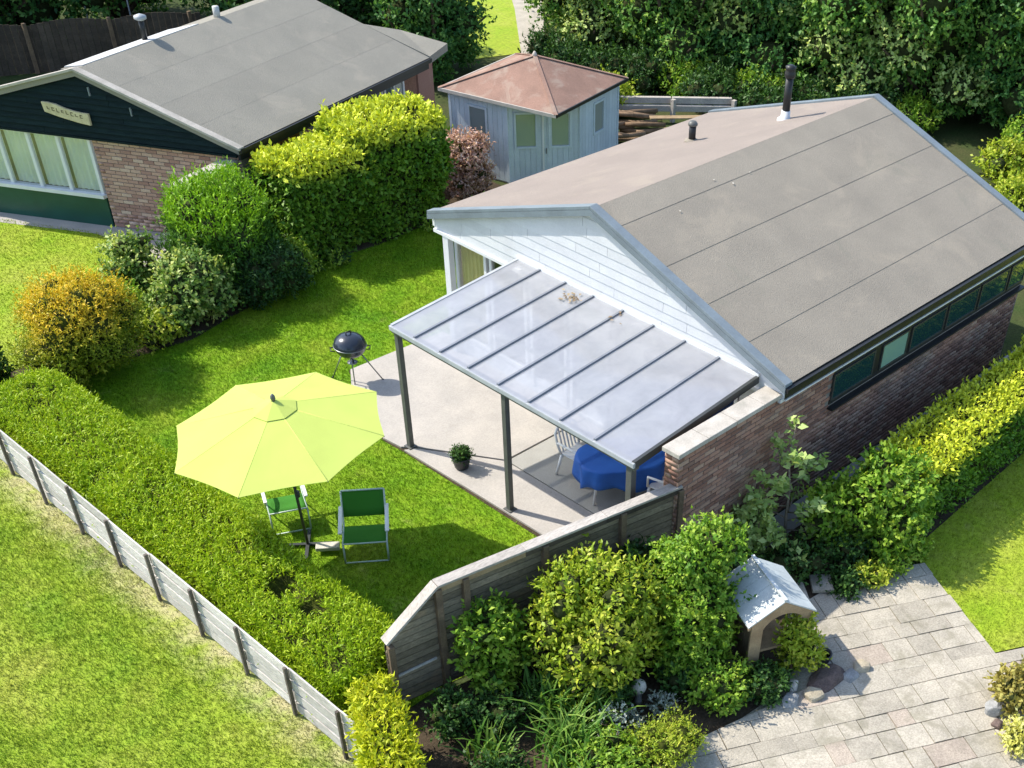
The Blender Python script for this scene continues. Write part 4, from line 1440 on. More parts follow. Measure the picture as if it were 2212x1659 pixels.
# ================================================================== fences
# low weathered fence along the field
LF = thing('field_fence', 'low weathered board fence with dark posts between hedge and field', 'fence', (-7.27, 5.2, 0))
ys = [9.06 - 1.035 * i for i in range(-3, 9)]
pm = None
for i, y in enumerate(ys):
    hh = .84 + random.uniform(-.03, .02)
    MB().box((-7.335 + random.uniform(-.008, .008), y, hh / 2 - .05), (.045, .045, hh + .1), random.uniform(-.06, .06)).build('post', 'post_grey', LF, bevel=.004)
for i in range(len(ys) - 1):
    for k in range(4):
        z0 = .035 + k * .198
        d1, d2 = random.uniform(-.008, .008), random.uniform(-.012, .012)
        xo = -7.285 + random.uniform(-.006, .006)
        MB().beam((xo, ys[i] - .004, z0 + .09 + d1), (xo, ys[i + 1] + .004, z0 + .09 + d2), .022, .158).build('board', 'wood_grey', LF)
MB().beam((-7.285, ys[-1], .13), (-7.285, .52, .12), .022, .178).build('board', 'wood_grey', LF)
for k in range(1, 4):
    MB().beam((-7.285, ys[-1], .125 + k * .198), (-7.285, .52, .115 + k * .198), .022, .178).build('board', 'wood_grey', LF)

# high panel fence between patio garden and flower bed
HF = thing('panel_fence', 'tall dark panel fence with pale capping and sloping end by the patio', 'fence', (-4.1, .5, 0))
f0, f1, f2 = Vector((-2.02, .14, 0)), Vector((-5.69, .85, 0)), Vector((-6.42, .995, 0))
fd = (f1 - f0).normalized()
fn = Vector((-fd.y, fd.x, 0))
if fn.y > 0:
    fn = -fn
flen = (f1 - f0).length
pst = [0.02, .98, 2.2, 3.36, flen + .0]
for i, s in enumerate(pst):
    p = f0 + fd * s + fn * .05
    MB().box((p.x, p.y, .86), (.085, .075, 1.74), math.atan2(fd.y, fd.x)).build('post', 'wood_post', HF, bevel=.005)
pe = f2 + fn * .05 - fd * .05
MB().box((pe.x, pe.y, .57), (.08, .07, 1.14), math.atan2(fd.y, fd.x)).build('post', 'wood_post', HF, bevel=.005)
for i in range(4):
    a, c = f0 + fd * (pst[i] + .03), f0 + fd * (pst[i + 1] - .03)
    z = .09
    while z < 1.62:
        dl = random.uniform(-.003, .003)
        MB().extr([a + Vector((0, 0, z)) + fn * (.022 + dl), c + Vector((0, 0, z)) + fn * (.022 + dl), c + Vector((0, 0, z + .088)) + fn * (.012 + dl), a + Vector((0, 0, z + .088)) + fn * (.012 + dl)], tuple(-fn * .012)).build('slat', 'wood_fence', HF)
        z += .106
    MB().extr([a + Vector((0, 0, .06)) - fn * .004, c + Vector((0, 0, .06)) - fn * .004, c + Vector((0, 0, 1.7)) - fn * .004, a + Vector((0, 0, 1.7)) - fn * .004], tuple(-fn * .01)).build('backing_board', 'wood_dark', HF)
a, c = f0 + fd * (flen + .03), f2
z = .10
while z < 1.62:
    def tlim(zz):
        return max(0, min(1, (1.72 - zz) / .62))
    L0 = (c - a).length
    e0, e1_ = L0 * tlim(z), L0 * tlim(z + .088)
    MB().extr([a + Vector((0, 0, z)) + fn * .022, a + fd * e0 + Vector((0, 0, z)) + fn * .022, a + fd * e1_ + Vector((0, 0, z + .088)) + fn * .012, a + Vector((0, 0, z + .088)) + fn * .012], tuple(-fn * .012)).build('slat', 'wood_fence', HF)
    z += .106
MB().extr([a + Vector((0, 0, .06)) - fn * .004, c + Vector((0, 0, .06)) - fn * .004, c + Vector((0, 0, 1.14)) - fn * .004, a + Vector((0, 0, 1.7)) - fn * .004], tuple(-fn * .01)).build('backing_board', 'wood_dark', HF)
# capping boards
capn = 3
for i in range(capn):
    a, c = f0 + fd * (flen * i / capn + .002), f0 + fd * (flen * (i + 1) / capn - .002)
    MB().beam(a + Vector((0, 0, 1.775)), c + Vector((0, 0, 1.775)), .155, .035).build('cap_board', 'wood_cap', HF, bevel=.004)
    MB().beam(a + Vector((0, 0, 1.715)) + fn * .045, c + Vector((0, 0, 1.715)) + fn * .045, .03, .08).build('rail', 'wood_tan' if i == 2 else 'wood_dark', HF)
MB().beam(f1 + Vector((0, 0, 1.776)), f2 + Vector((0, 0, 1.20)), .155, .035).build('cap_board', 'wood_cap', HF, bevel=.004)
MB().beam(f1 + fn * .035 + fd * .1 + Vector((0, 0, .62)), f1 + fn * .035 + fd * .66 + Vector((0, 0, .60)), .02, .03).build('rail', 'wood_grey', HF)

# low edging boards at the boundary with the neighbour
EF = thing('boundary_boards', 'low dark edging boards between orange bush and neighbouring lawn', 'fence', (-3.2, 13.05, 0))
for (a, c, z0) in (((-4.6, 12.62), (-3.5, 13.0), .0), ((-3.48, 13.0), (-2.3, 13.42), .0), ((-4.6, 12.62), (-3.5, 13.0), .15), ((-3.48, 13.0), (-2.3, 13.42), .15)):
    MB().beam((*a, z0 + .085), (*c, z0 + .085), .035, .14).build('board', 'wood_dark', EF)
for q in ((-4.62, 12.65), (-3.49, 13.03), (-2.28, 13.45)):
    MB().box((*q, .19), (.07, .07, .38)).build('post', 'wood_dark', EF)

# dark board fence far behind the neighbour
BF = thing('back_fence', 'dark vertical board fence with wavy top behind the neighbouring roof', 'fence', (1.6, 25.6, 0))
a, c = Vector((-2.2, 27.0, 0)), Vector((5.6, 23.9, 0))
d = (c - a).normalized()
ln = (c - a).length
nb = 54
for i in range(nb):
    p0, p1 = a + d * (ln * i / nb + .006), a + d * (ln * (i + 1) / nb - .006)
    ph = (i % 13) / 13
    h = 1.12 + .10 * math.sin(math.pi * ph)
    MB().extr([p0, p1, p1 + Vector((0, 0, h)), p0 + Vector((0, 0, h))], (0, -.02, 0)).build('board', 'wood_dark', BF)
for i in range(0, nb + 1, 13):
    p = a + d * (ln * i / nb) + Vector((0, -.06, .6))
    MB().box(tuple(p), (.09, .07, 1.2)).build('post', 'wood_post', BF)
GF = thing('goal_frame', 'thin metal frame standing behind the dark back fence', 'frame', (4.6, 26.9, 0))
for p0, p1 in (((4.1, 27.3, 0), (4.1, 27.3, 1.25)), ((4.95, 26.5, 0), (4.95, 26.5, 1.25)), ((4.08, 27.32, 1.27), (4.97, 26.48, 1.27))):
    MB().tube([p0, p1], .022, 8).build('bar', 'stone_grey', GF, True)

# weathered sleepers and brushwood beyond the summer house
SL = thing('plank_edging', 'weathered grey plank edging beyond the bungalow roof and summer house', 'edging', (12.2, 12.2, 0))
for k in range(2):
    for (p0, p1) in (((10.75, 13.55), (11.9, 12.55)), ((11.92, 12.53), (13.1, 11.5))):
        MB().beam((p0[0] + k * .08, p0[1] + k * .05, .34 + k * .17), (p1[0] + k * .08, p1[1] + k * .05, .34 + k * .17), .12, .15).build('plank', 'wood_cap', SL, bevel=.01)
for q in ((10.72, 13.45), (11.9, 12.45), (13.1, 11.4)):
    MB().box((*q, .3), (.1, .1, .56)).build('post', 'wood_cap', SL)
for i in range(16):
    cx, cy = 9.95 + random.uniform(-.5, 1.3), 12.35 + random.uniform(-.6, .9)
    an = R(-42) + random.uniform(-.35, .35)
    ll = random.uniform(.9, 1.7)
    zz = .06 + (i % 6) * .075
    dv = Vector((math.cos(an), math.sin(an), 0)) * ll / 2
    c0 = Vector((cx, cy, zz))
    lg = MB().tube([c0 - dv, c0 + Vector((0, 0, random.uniform(-.02, .03))), c0 + dv], [.06, .055, .05], 8).build('log', 'log', None, True)
    tag(lg, 'brown log in the loose timber pile beyond the summer house', 'log', 'logs in the timber pile')
fs_ = thing('fascia_board', 'pale loose board lying on the timber pile behind the bungalow roof', 'board', (10.9, 11.9, .5))
MB().beam((10.5, 12.0, .56), (11.6, 11.15, .56), .2, .03).build('plank', 'wood_tan', fs_)

# ================================================================== parasol
PU = thing('parasol', 'lime green eight-sided garden parasol over the lawn chairs', 'parasol', (-5.21, 4.48, 0))
pc, pz, PR, a0 = Vector((-5.30, 4.468, 0)), 2.05, 1.457, 2.173
tx, ty = .079, -.043
apz = 2.47


def prim(k, r=1.0, dz=0.0):
    t = a0 - k * math.pi / 4
    x, y = PR * r * math.cos(t), PR * r * math.sin(t)
    base = pz + tx * x + ty * y
    zc = apz - (apz - pz) * r + tx * x + ty * y
    return Vector((pc.x + x, pc.y + y, zc + dz))


for k in range(8):
    cm = MB()
    nr, na = 8, 6
    for i in range(nr + 1):
        r = .17 + (1 - .17) * i / nr
        for j in range(na + 1):
            t = j / na
            p = prim(k, r).lerp(prim(k + 1, r), t)
            sag = math.sin(math.pi * t) * r
            ctr = Vector((pc.x, pc.y, p.z))
            p = p + (ctr - p).normalized() * (.03 * sag * r) + Vector((0, 0, -.010 * sag * math.sin(math.pi * min(1, i / nr) * .9)))
            cm.v.append(tuple(p))
    for i in range(nr):
        for j in range(na):
            q = i * (na + 1) + j
            cm.f.append((q, q + na + 1, q + na + 2, q + 1))
    o = cm.build('canopy_panel', 'lime', PU)
    sm = o.modifiers.new('thick', 'SOLIDIFY')
    sm.thickness = .004
    MB().tube([prim(k, .12, -.012), prim(k, 1.0, -.010)], .008, 6).build('rib', 'alu', PU, True)
    MB().tube([prim(k, .2, .003), prim(k, .6, .003), prim(k, 1.0, .002)], .005, 6).build('seam', 'lime_seam', PU, True)
    MB().beam(prim(k, .5, -.012), Vector((pc.x + .02, pc.y, 2.02)), .012, .012).build('strut', 'alu', PU)
vt = MB()
for k in range(8):
    vt.v += [tuple(prim(k, .02, .055)), tuple(prim(k, .205, .012))]
for k in range(8):
    a, c = 2 * k, 2 * ((k + 1) % 8)
    vt.f.append((a, a + 1, c + 1, c))
vo = vt.build('vent_flap', 'lime', PU)
vo.modifiers.new('thick', 'SOLIDIFY').thickness = .004
MB().tube([(-5.2, 4.5, .04), (-5.24, 4.49, 1.3), tuple(prim(0, 0, .05))], .022, 12).build('pole', 'alu_dark', PU, True)
MB().lathe([(.02, .05), (.035, .08), (.03, .12), (.012, .15)], tuple(prim(0, 0)), 12).build('finial', 'alu', PU, True)
MB().tube([(-5.205, 4.498, .9), (-5.205, 4.498, .99)], .034, 10).build('crank_housing', 'alu_dark', PU, True)
MB().box((-5.2, 4.5, .035), (.05, .7, .03), R(50)).build('cross_foot', 'alu_dark', PU)
MB().box((-5.2, 4.5, .034), (.7, .05, .028), R(50)).build('cross_foot', 'alu_dark', PU)
MB().box((-5.06, 4.20, .085), (.34, .15, .06), R(-38)).build('base_slab', 'stone_pale', PU, bevel=.012)


# ================================================================== garden chairs
def sling(pts, w, name, parent, m, sagf=.03):
    """cloth stretched between side rails: pts = side profile (y,z)"""
    cm = MB()
    n = 10
    for i, (y, z) in enumerate(pts):
        for j in range(n + 1):
            u = j / n - .5
            s = sagf * (1 - (2 * u) ** 2) * math.sin(math.pi * i / (len(pts) - 1))
            cm.v.append((u * w, y - s * .3, z - s))
    for i in range(len(pts) - 1):
        for j in range(n):
            q = i * (n + 1) + j
            cm.f.append((q, q + 1, q + n + 2, q + n + 1))
    o = cm.build(name, m, parent, True, local=True)
    o.modifiers.new('thick', 'SOLIDIFY').thickness = .004
    return o


def garden_chair(label, loc, rz):
    c = thing('folding_chair', label, 'chair', loc, 'green folding chairs on the lawn', rz, True)
    w = .27                                  # front of the chair looks along +y
    for s in (-1, 1):
        x = s * w
        MB().tube([(x, .34, .015), (x, .30, .37), (x, -.14, .33), (x, -.46, .78)], .013, 8).build('side_frame', 'tube_pale', c, True, local=True)
        MB().tube([(x * 1.06, -.36, .015), (x * 1.06, -.02, .33), (x * 1.06, .18, .54)], .012, 8).build('leg', 'tube_pale', c, True, local=True)
        MB().beam((x * 1.07, -.34, .57), (x * 1.07, .26, .55), .05, .025).build('armrest', 'white_plastic', c, bevel=.006, local=True)
    MB().tube([(-w, -.46, .78), (w, -.46, .78)], .014, 8).build('top_bar', 'tube_pale', c, True, local=True)
    MB().tube([(-w, .34, .02), (w, .34, .02)], .012, 8).build('front_bar', 'tube_pale', c, True, local=True)
    MB().tube([(-w * 1.06, -.36, .02), (w * 1.06, -.36, .02)], .012, 8).build('rear_bar', 'tube_pale', c, True, local=True)
    MB().tube([(-w, .305, .375), (w, .305, .375)], .012, 8).build('seat_bar', 'tube_pale', c, True, local=True)
    sling([(.30, .383), (.15, .362), (0, .347), (-.13, .338)], .52, 'seat', c, 'green_canvas', .035)
    sling([(-.46, .787), (-.38, .68), (-.30, .56), (-.22, .455)], .52, 'backrest', c, 'green_canvas', .02)
    return c


garden_chair('green canvas folding chair standing clear of the parasol', (-4.60, 3.88, 0), R(-128 - 90)).scale = (1.14, 1.06, .88)
garden_chair('green canvas folding chair half hidden under the parasol edge', (-5.02, 5.22, 0), R(-116 - 90))

# ================================================================== kettle barbecue
BQ = thing('kettle_barbecue', 'black kettle barbecue on thin tripod legs at the patio edge', 'barbecue', (-1.87, 7.70, 0))
bc = (-1.88, 7.72, 0)
MB().lathe([(.02, .50), (.12, .515), (.20, .56), (.255, .63), (.27, .70), (.275, .705)], bc, 36).build('bowl', 'kettle', BQ, True)
MB().lathe([(.282, .705), (.28, .73), (.255, .80), (.20, .86), (.12, .90), (.03, .915)], bc, 36).build('lid', 'kettle', BQ, True)
MB().lathe([(.28, .70), (.287, .703), (.287, .712), (.28, .715)], bc, 36).build('rim', 'steel', BQ, True)
hb = MB()
hb.tube([(bc[0] - .05, bc[1], .91), (bc[0] - .045, bc[1], .96), (bc[0] + .045, bc[1], .96), (bc[0] + .05, bc[1], .91)], .012, 8)
hb.build('lid_handle', 'gutter', BQ, True)
for ang in (150, -40):
    v = Vector((math.cos(R(ang)), math.sin(R(ang)), 0))
    s = Vector((-v.y, v.x, 0))
    c0 = Vector((bc[0], bc[1], .66))
    MB().tube([c0 + v * .265 - s * .07, c0 + v * .33 - s * .06, c0 + v * .33 + s * .06, c0 + v * .265 + s * .07], .010, 8).build('side_handle', 'gutter', BQ, True)
for ex, ey in ((-2.10, 8.05), (-1.97, 7.60), (-1.52, 7.40)):
    v = (Vector((ex, ey, 0)) - Vector((bc[0], bc[1], 0)))
    v.normalize()
    MB().tube([(bc[0] + v.x * .14, bc[1] + v.y * .14, .58), (ex, ey, .03)], .011, 8).build('leg', 'steel', BQ, True)
    MB().tube([(ex, ey, .04), (ex + v.x * .012, ey + v.y * .012, .0)], .016, 8).build('leg_foot', 'gutter', BQ, True)
MB().lathe([(.012, .36), (.085, .375), (.09, .385), (.03, .39)], bc, 20).build('ash_tray', 'steel', BQ, True)
MB().tube([(bc[0], bc[1], .38), (bc[0], bc[1], .52)], .03, 10).build('vent', 'kettle', BQ, True)

# ================================================================== dining table and plastic chairs
TB = thing('patio_table', 'oval patio table under the canopy corner', 'table', (-.92, 2.2, .034))
ta, tbb, tang = .72, .47, R(-31)


def oval(k, n, fa=1.0, z=.73):
    t = 2 * math.pi * k / n
    # rounded, slightly square ends
    cx, sy = math.cos(t), math.sin(t)
    x = math.copysign(abs(cx) ** .8, cx) * ta * fa
    y = math.copysign(abs(sy) ** .8, sy) * tbb * fa
    return Vector((-.92 + x * math.cos(tang) - y * math.sin(tang), 2.2 + x * math.sin(tang) + y * math.cos(tang), z))


MB().extr([oval(k, 40, .99, .72) for k in range(40)], (0, 0, -.03)).build('table_top', 'white_plastic', TB)
for k in (4, 16, 24, 36):
    p, q = oval(k, 40, .72, .69), oval(k, 40, .86, .04)
    MB().tube([p, q], [.026, .02], 10).build('leg', 'white_plastic', TB, True)
cl = MB()
N_ = 80
rows = [(0.0, .737), (.55, .737), (.93, .737), (1.0, .733), (1.02, .71), (1.03, .62), (1.05, .50), (1.05, .44)]
for ri, (fa, z) in enumerate(rows):
    for k in range(N_):
        wv = 0
        if ri >= 4:
            wv = (ri - 3) * (.012 * math.sin(k * 2 * math.pi / N_ * 11) + .01 * math.sin(k * 2 * math.pi / N_ * 5 + 1))
        dz = 0
        if ri >= 5:
            dz = -(ri - 4) * .035 * max(0, math.sin(k * 2 * math.pi / N_ * 4 + .8))
        cl.v.append(tuple(oval(k, N_, max(fa + wv, .001), z + dz)))
for ri in range(len(rows) - 1):
    for k in range(N_):
        a, c = ri * N_ + k, ri * N_ + (k + 1) % N_
        cl.f.append((a, a + N_, c + N_, c))
co = cl.build('tablecloth', 'blue_cloth', None, True)
co.modifiers.new('thick', 'SOLIDIFY').thickness = .004
tag(co, 'bright blue cloth draped over the patio table', 'tablecloth')


def plastic_chair(label, loc, rz):
    c = thing('plastic_chair', label, 'chair', loc, 'white plastic chairs round the table', rz, True)
    MB().extr([(-.22, .22, .43), (.22, .22, .43), (.2, -.2, .42), (-.2, -.2, .42)], (0, 0, -.025)).build('seat', 'white_plastic', c, bevel=.01, local=True)
    for x, y, x2, y2 in ((-.2, .2, -.25, .26), (.2, .2, .25, .26), (-.19, -.19, -.24, -.28), (.19, -.19, .24, -.28)):
        MB().tube([(x, y, .42), (x2, y2, 0)], [.028, .02], 8).build('leg', 'white_plastic', c, True, local=True)
    hp = [(-.22, -.19, .42), (-.25, -.24, .60), (-.24, -.29, .76), (-.14, -.32, .86), (0, -.33, .89), (.14, -.32, .86), (.24, -.29, .76), (.25, -.24, .60), (.22, -.19, .42)]
    MB().tube(hp, .022, 8).build('back_frame', 'white_plastic', c, True, local=True)
    for x in (-.15, -.075, 0, .075, .15):
        MB().beam((x, -.2, .43), (x * .95, -.325, .87 - abs(x) * .25), .03, .012).build('back_slat', 'white_plastic', c, local=True)
    for s in (-1, 1):
        MB().tube([(s * .25, -.25, .62), (s * .28, .0, .64), (s * .27, .2, .63), (s * .24, .22, .43)], .02, 8).build('armrest', 'white_plastic', c, True, local=True)
    return c


plastic_chair('white plastic chair on the house side of the blue table', (-1.08, 2.98, .034), R(185))
plastic_chair('white plastic chair against the brick wing wall', (-.70, 1.44, .034), R(12))

# ================================================================== potted ball plant on the patio
PP = thing('potted_plant', 'small clipped plant in glossy black pot on the patio front', 'plant', (-2.30, 4.42, .034))
MB().lathe([(.09, .0), (.115, .03), (.135, .13), (.14, .19), (.148, .195), (.148, .215), (.125, .215), (.12, .19)], (-2.30, 4.42, .034), 24).build('pot', 'pot', PP, True)
lb = [(0, 0, .27, .13, .13, .11)] + [(math.cos(t) * .07, math.sin(t) * .07, .28, .07, .07, .07) for t in (0, 1.3, 2.6, 3.9, 5.2)]
core_mesh('shade_core', lb, .8, PP, 'core', np.array((-2.30, 4.42, .034)))
crown_mesh('foliage', PP, (-2.30, 4.42, .034), lb, 1500, .035, 'l_dark')

# ================================================================== hedges
hedge('field_hedge', 'long bright green spreading hedge behind the low field fence', (-5.86, 1.15), R(90), 8.95, 1.28, .93, 120000, .062, 'l_juniper', upw=.85, outw=.3, rnw=.5, wr=.26,
      amp=.065, freq=2.4, rnd_r=.30, core_m='core_y', top_share=1.6, prof=lambda y: 1 - .22 * np.clip((y - .5) / .8, 0, 1),
      holes=[(random.uniform(.3, 8.6), random.uniform(.1, 1.2), .85, random.uniform(.05, .09)) for _ in range(26)] + [(1.95, .62, .93, .27), (1.30, .60, .93, .21), (1.62, .55, .93, .10), (8.45, .60, .93, .13), (4.9, .5, .93, .07), (5.15, .42, .93, .07), (3.3, 1.1, .9, .11), (5.7, 1.1, .9, .10)])
hedge('golden_hedge', 'short golden hedge end at the lower corner of the field fence', (-7.12, .74), R(242), 2.6, .46, 1.22, 17000, .075, 'l_ycol', upw=.6, wr=.34, core_m='core_y', rnd_r=.12, amp=.05)
hedge('golden_block_hedge', 'lower golden topped hedge block between the two bungalows', (.05, 11.85), R(2), 1.85, 1.25, 1.86, 21000, .095, 'l_gold', tip_top=1.0, tip_side=.10, amp=.15, freq=3, rnd_r=.25, upw=.35, wr=.55, group='golden hedge blocks')
hedge('golden_block_hedge', 'taller golden topped hedge block next to the summer house', (1.75, 11.75), R(3), 2.15, 1.45, 2.18, 24000, .095, 'l_gold', tip_top=1.0, tip_side=.08, amp=.15, freq=3, rnd_r=.28, upw=.35, wr=.55, group='golden hedge blocks')
hedge('golden_hedge', 'long golden topped hedge alongside the brick side wall', (1.15, -1.82), R(.6), 9.2, 1.02, 1.18, 36000, .075, 'l_gold', tip_top=1.0, tip_side=.06, amp=.05, freq=3.2, rnd_r=.12, upw=.4, wr=.5, top_share=1.5, tip_lo=.80, gapf=.7)
shrub('cypress_bush', 'rounded dark cypress bush with bright green top before the neighbouring brick wall', 'bush', (-1.42, 12.3, 0), lobes_round(.95, .95, 1.85, 22, .42, 33), 34000, .09, 'l_conif', wr=.28, upw=1.0, outw=.45, rnw=.4, tipz=1.25, tipk=.25)

# ================================================================== shrubs round the lawn
shrub('orange_thuja', 'rounded orange and yellow conifer bush at the corner of the field hedge', 'bush', (-4.95, 11.0, 0), lobes_round(.9, .85, 1.55, 20, .36, 4), 30000, .058, 'l_orange', core_m='core_y', upw=.6, wr=.32, tipz=.85, tipk=.45)
shrub('variegated_shrub', 'cream variegated leafy shrub in front of the cypress block', 'shrub', (-2.65, 11.4, 0), lobes_round(.72, .6, 1.15, 14, .27, 9), 7500, .085, 'l_varieg', wr=.6)
shrub('dark_shrub', 'dark green rounded shrub shading the lawn edge', 'shrub', (-1.15, 11.2, 0), lobes_round(.7, .45, .9, 14, .26, 12), 9000, .07, 'l_dark', wr=.5)
shrub('tall_leafy_shrub', 'tall loose leafy shrub beside the path to the neighbouring house', 'shrub', (-2.95, 12.75, 0), lobes_round(.42, .42, 1.22, 10, .2, 15), 3600, .08, 'l_varieg', wr=.6, core=.55)
shrub('lime_shrub', 'small lime green shrub between orange bush and edging boards', 'shrub', (-3.75, 11.95, 0), lobes_round(.45, .4, .72, 9, .2, 17), 3200, .075, 'l_fresh', wr=.55)
shrub('lime_shrub', 'low yellow green shrub at the lawn edge below the variegated shrub', 'shrub', (-3.55, 11.15, 0), lobes_round(.42, .32, .46, 8, .17, 19), 2400, .07, 'l_lime', wr=.55)
shrub('lime_shrub', 'fresh green shrub tucked against the golden hedge end', 'shrub', (-.35, 11.6, 0), lobes_round(.38, .32, .62, 8, .18, 23), 2600, .075, 'l_fresh', wr=.5)
shrub('pieris_shrub', 'pink and cream leaved shrub before the summer house', 'shrub', (4.75, 12.35, 0), lobes_round(.5, .5, 1.28, 11, .24, 27), 7000, .085, 'l_pink', wr=.4, core=.5)
shrub('dark_shrub', 'dark clump of foliage left of the orange bush', 'shrub', (-6.7, 11.7, 0), lobes_round(.55, .6, .75, 9, .26, 29), 5000, .07, 'l_dark')
ORDN = ['first', 'second', 'third', 'fourth', 'fifth', 'sixth', 'seventh', 'eighth', 'ninth', 'tenth', 'eleventh', 'twelfth', 'thirteenth']
g = random.Random(8)
for i, x in enumerate(sorted(g.uniform(-.6, 4.6) for _ in range(7))):
    shrub('bed_plant', ORDN[i] + ' low green plant along the soil edge under the golden hedge blocks', 'plant', (x, 11.55 + g.uniform(-.1, .12), 0), lobes_round(.16, .14, .2, 4, .09, 40 + i), 350, .06, 'l_dark' if i % 2 else 'l_fresh', core=.5, stem_r=.008, group='low plants along the shaded lawn edge')

# ================================================================== flower bed by the paving
shrub('euonymus_shrub', 'large yellow green variegated shrub against the dark panel fence', 'shrub', (-4.18, -.32, 0), lobes_round(.86, .74, 1.62, 22, .27, 51), 12500, .082, 'l_lime', wr=.5, core=.62, upw=.6)
shrub('bed_shrub', 'dark green leafy shrub beside the sloping fence end', 'shrub', (-5.25, .42, 0), lobes_round(.42, .3, 1.25, 11, .2, 53), 3800, .085, 'l_fresh', wr=.55, core=.55)
shrub('bed_shrub', 'deep green shrub between fence and climbing shrub', 'shrub', (-3.05, -.05, 0), lobes_round(.38, .3, 1.2, 10, .2, 55), 3600, .09, 'l_dark', wr=.55)
CL = [(0, 0, .5, .5, .45, .5), (.05, .0, 1.0, .48, .42, .42), (.22, .18, 1.5, .42, .36, .34), (.4, .1, 1.72, .34, .3, .28), (-.25, -.1, .75, .36, .34, .4), (-.1, -.28, .45, .34, .28, .4), (-.3, -.2, .3, .36, .3, .3), (.3, .35, 1.2, .3, .3, .35)]
shrub('climbing_shrub', 'tall tangled shrub with pale green leaves leaning on the little shelter', 'shrub', (-3.0, -1.05, 0), [l for l in CL] + [(l[0] + random.uniform(-.3, .3), l[1] + random.uniform(-.3, .3), l[2] + random.uniform(-.1, .25), .18, .18, .18) for l in CL], 13500, .07, 'l_fresh', wr=.55, core=.6)
shrub('bed_shrub', 'bushy green plant at the paving edge below the shelter', 'shrub', (-3.32, -1.78, 0), lobes_round(.40, .34, .5, 10, .17, 57), 3300, .065, 'l_fresh')
shrub('bed_shrub', 'dark leafy plant beside the stones by the paving', 'shrub', (-2.82, -2.2, 0), lobes_round(.26, .2, .34, 8, .12, 59), 1900, .065, 'l_dark')
shrub('heather_plant', 'low yellow heather mound at the corner of the paving', 'plant', (-4.62, -2.02, 0), lobes_round(.46, .38, .52, 10, .17, 61), 5200, .05, 'l_lime', wr=.3, upw=.8, core_m='core_y')
shrub('silver_plant', 'small silvery leaved plant between irises and heather', 'plant', (-4.72, -1.35, 0), lobes_round(.24, .2, .4, 6, .12, 63), 1000, .05, 'l_silver', core=.45)
shrub('silver_plant', 'pale grey tuft beside the stone ball', 'plant', (-4.0, -1.45, 0), lobes_round(.16, .16, .22, 5, .09, 65), 500, .05, 'l_silver', core=.45)
g = random.Random(12)
WHERE = ['behind the tall strap leaves', 'in the fence shade by the golden hedge end', 'between tangled shrub and stone ball', 'under the sloping fence end', 'under the big variegated shrub', 'at the bottom edge beside the golden hedge end', 'at the foot of the brick wing wall', 'behind the pale shelter roof', 'under the fig tree', 'between fig tree and large fresh green shrub', 'fresh green, at the upper paving corner', 'yellow green, at the upper paving edge', 'beside the loose slabs', 'fresh green, next to the side lawn corner']
for i, (x, y, rr, hh, mm) in enumerate(((-5.1, -.35, .3, .4, 'l_dark'), (-5.7, -.1, .34, .42, 'l_dark'), (-3.5, -1.35, .3, .35, 'l_dark'), (-6.1, .25, .3, .5, 'l_dark'), (-4.4, -.95, .3, .4, 'l_dark'), (-6.4, -.9, .4, .4, 'l_dark'), (-2.2, -.35, .34, .5, 'l_dark'), (-1.5, -.7, .4, .5, 'l_dark'), (-.6, -1.0, .45, .45, 'l_dark'), (.1, -1.35, .4, .5, 'l_dark'), (.55, -1.95, .26, .26, 'l_fresh'), (.15, -1.9, .26, .24, 'l_lime'), (-.3, -1.75, .24, .2, 'l_dark'), (1.0, -2.0, .22, .2, 'l_fresh'))):
    shrub('bed_plant', 'low dark ground plant ' + WHERE[i], 'plant', (x, y, 0), lobes_round(rr, rr * .9, hh, 7, rr * .42, 70 + i), 1300, .065, mm, core=.6, stem_r=.01, group='low plants in the flower bed')


def iris(label, base, n, hgt, m, seed, spread=.28, group='strap-leaved clumps in the flower bed'):
    gq = np.random.default_rng(seed)
    t = thing('iris_clump', label, 'plant', base, group)
    V, F, A, k = [], [], [], 0
    for i in range(n):
        an, rad = gq.uniform(0, 6.283), gq.uniform(0, spread * .5)
        d = np.array([math.cos(an), math.sin(an), 0])
        p = np.array(base) + np.array([gq.normal() * spread * .45, gq.normal() * spread * .45, 0])
        h = hgt * gq.uniform(.6, 1.2)
        ben = gq.uniform(.15, .75)
        w = .022 * gq.uniform(.7, 1.3)
        s = np.array([-d[1], d[0], 0])
        c = gq.random()
        for q in range(6):
            u = q / 5
            pt = p + d * h * ben * u * u + np.array([0, 0, h * (u - .45 * ben * u ** 3)])
            ww = w * (1 - u) ** .6 + .001
            V += [pt - s * ww, pt + s * ww]
        for q in range(5):
            F.append((k + 2 * q, k + 2 * q + 1, k + 2 * q + 3, k + 2 * q + 2))
            A.append(c)
        k += 12
    fast_mesh('leaves', np.array(V), np.array(F), m, t, A)


iris('fresh green strap-leaved clump in the middle of the flower bed', (-5.35, -1.05, 0), 150, .75, 'l_reed', 1, .4)
iris('tall dark strap leaves below the variegated shrub', (-5.05, -.45, 0), 90, .8, 'l_reed', 2, .34)
iris('pale arching strap leaves by the stone ball', (-4.75, -1.0, 0), 70, .7, 'l_reed', 3, .3)
iris('strap-leaved clump at the lower edge of the picture', (-5.75, -1.6, 0), 130, .6, 'l_reed', 4, .45)
iris('strap-leaved clump by the golden hedge end', (-6.15, -.5, 0), 60, .55, 'l_reed', 5, .35)
shrub('bed_plant', 'bushy light green plant at the bottom edge of the flower bed', 'plant', (-5.3, -1.7, 0), lobes_round(.5, .42, .42, 10, .18, 91), 3600, .06, 'l_fresh', core=.6)

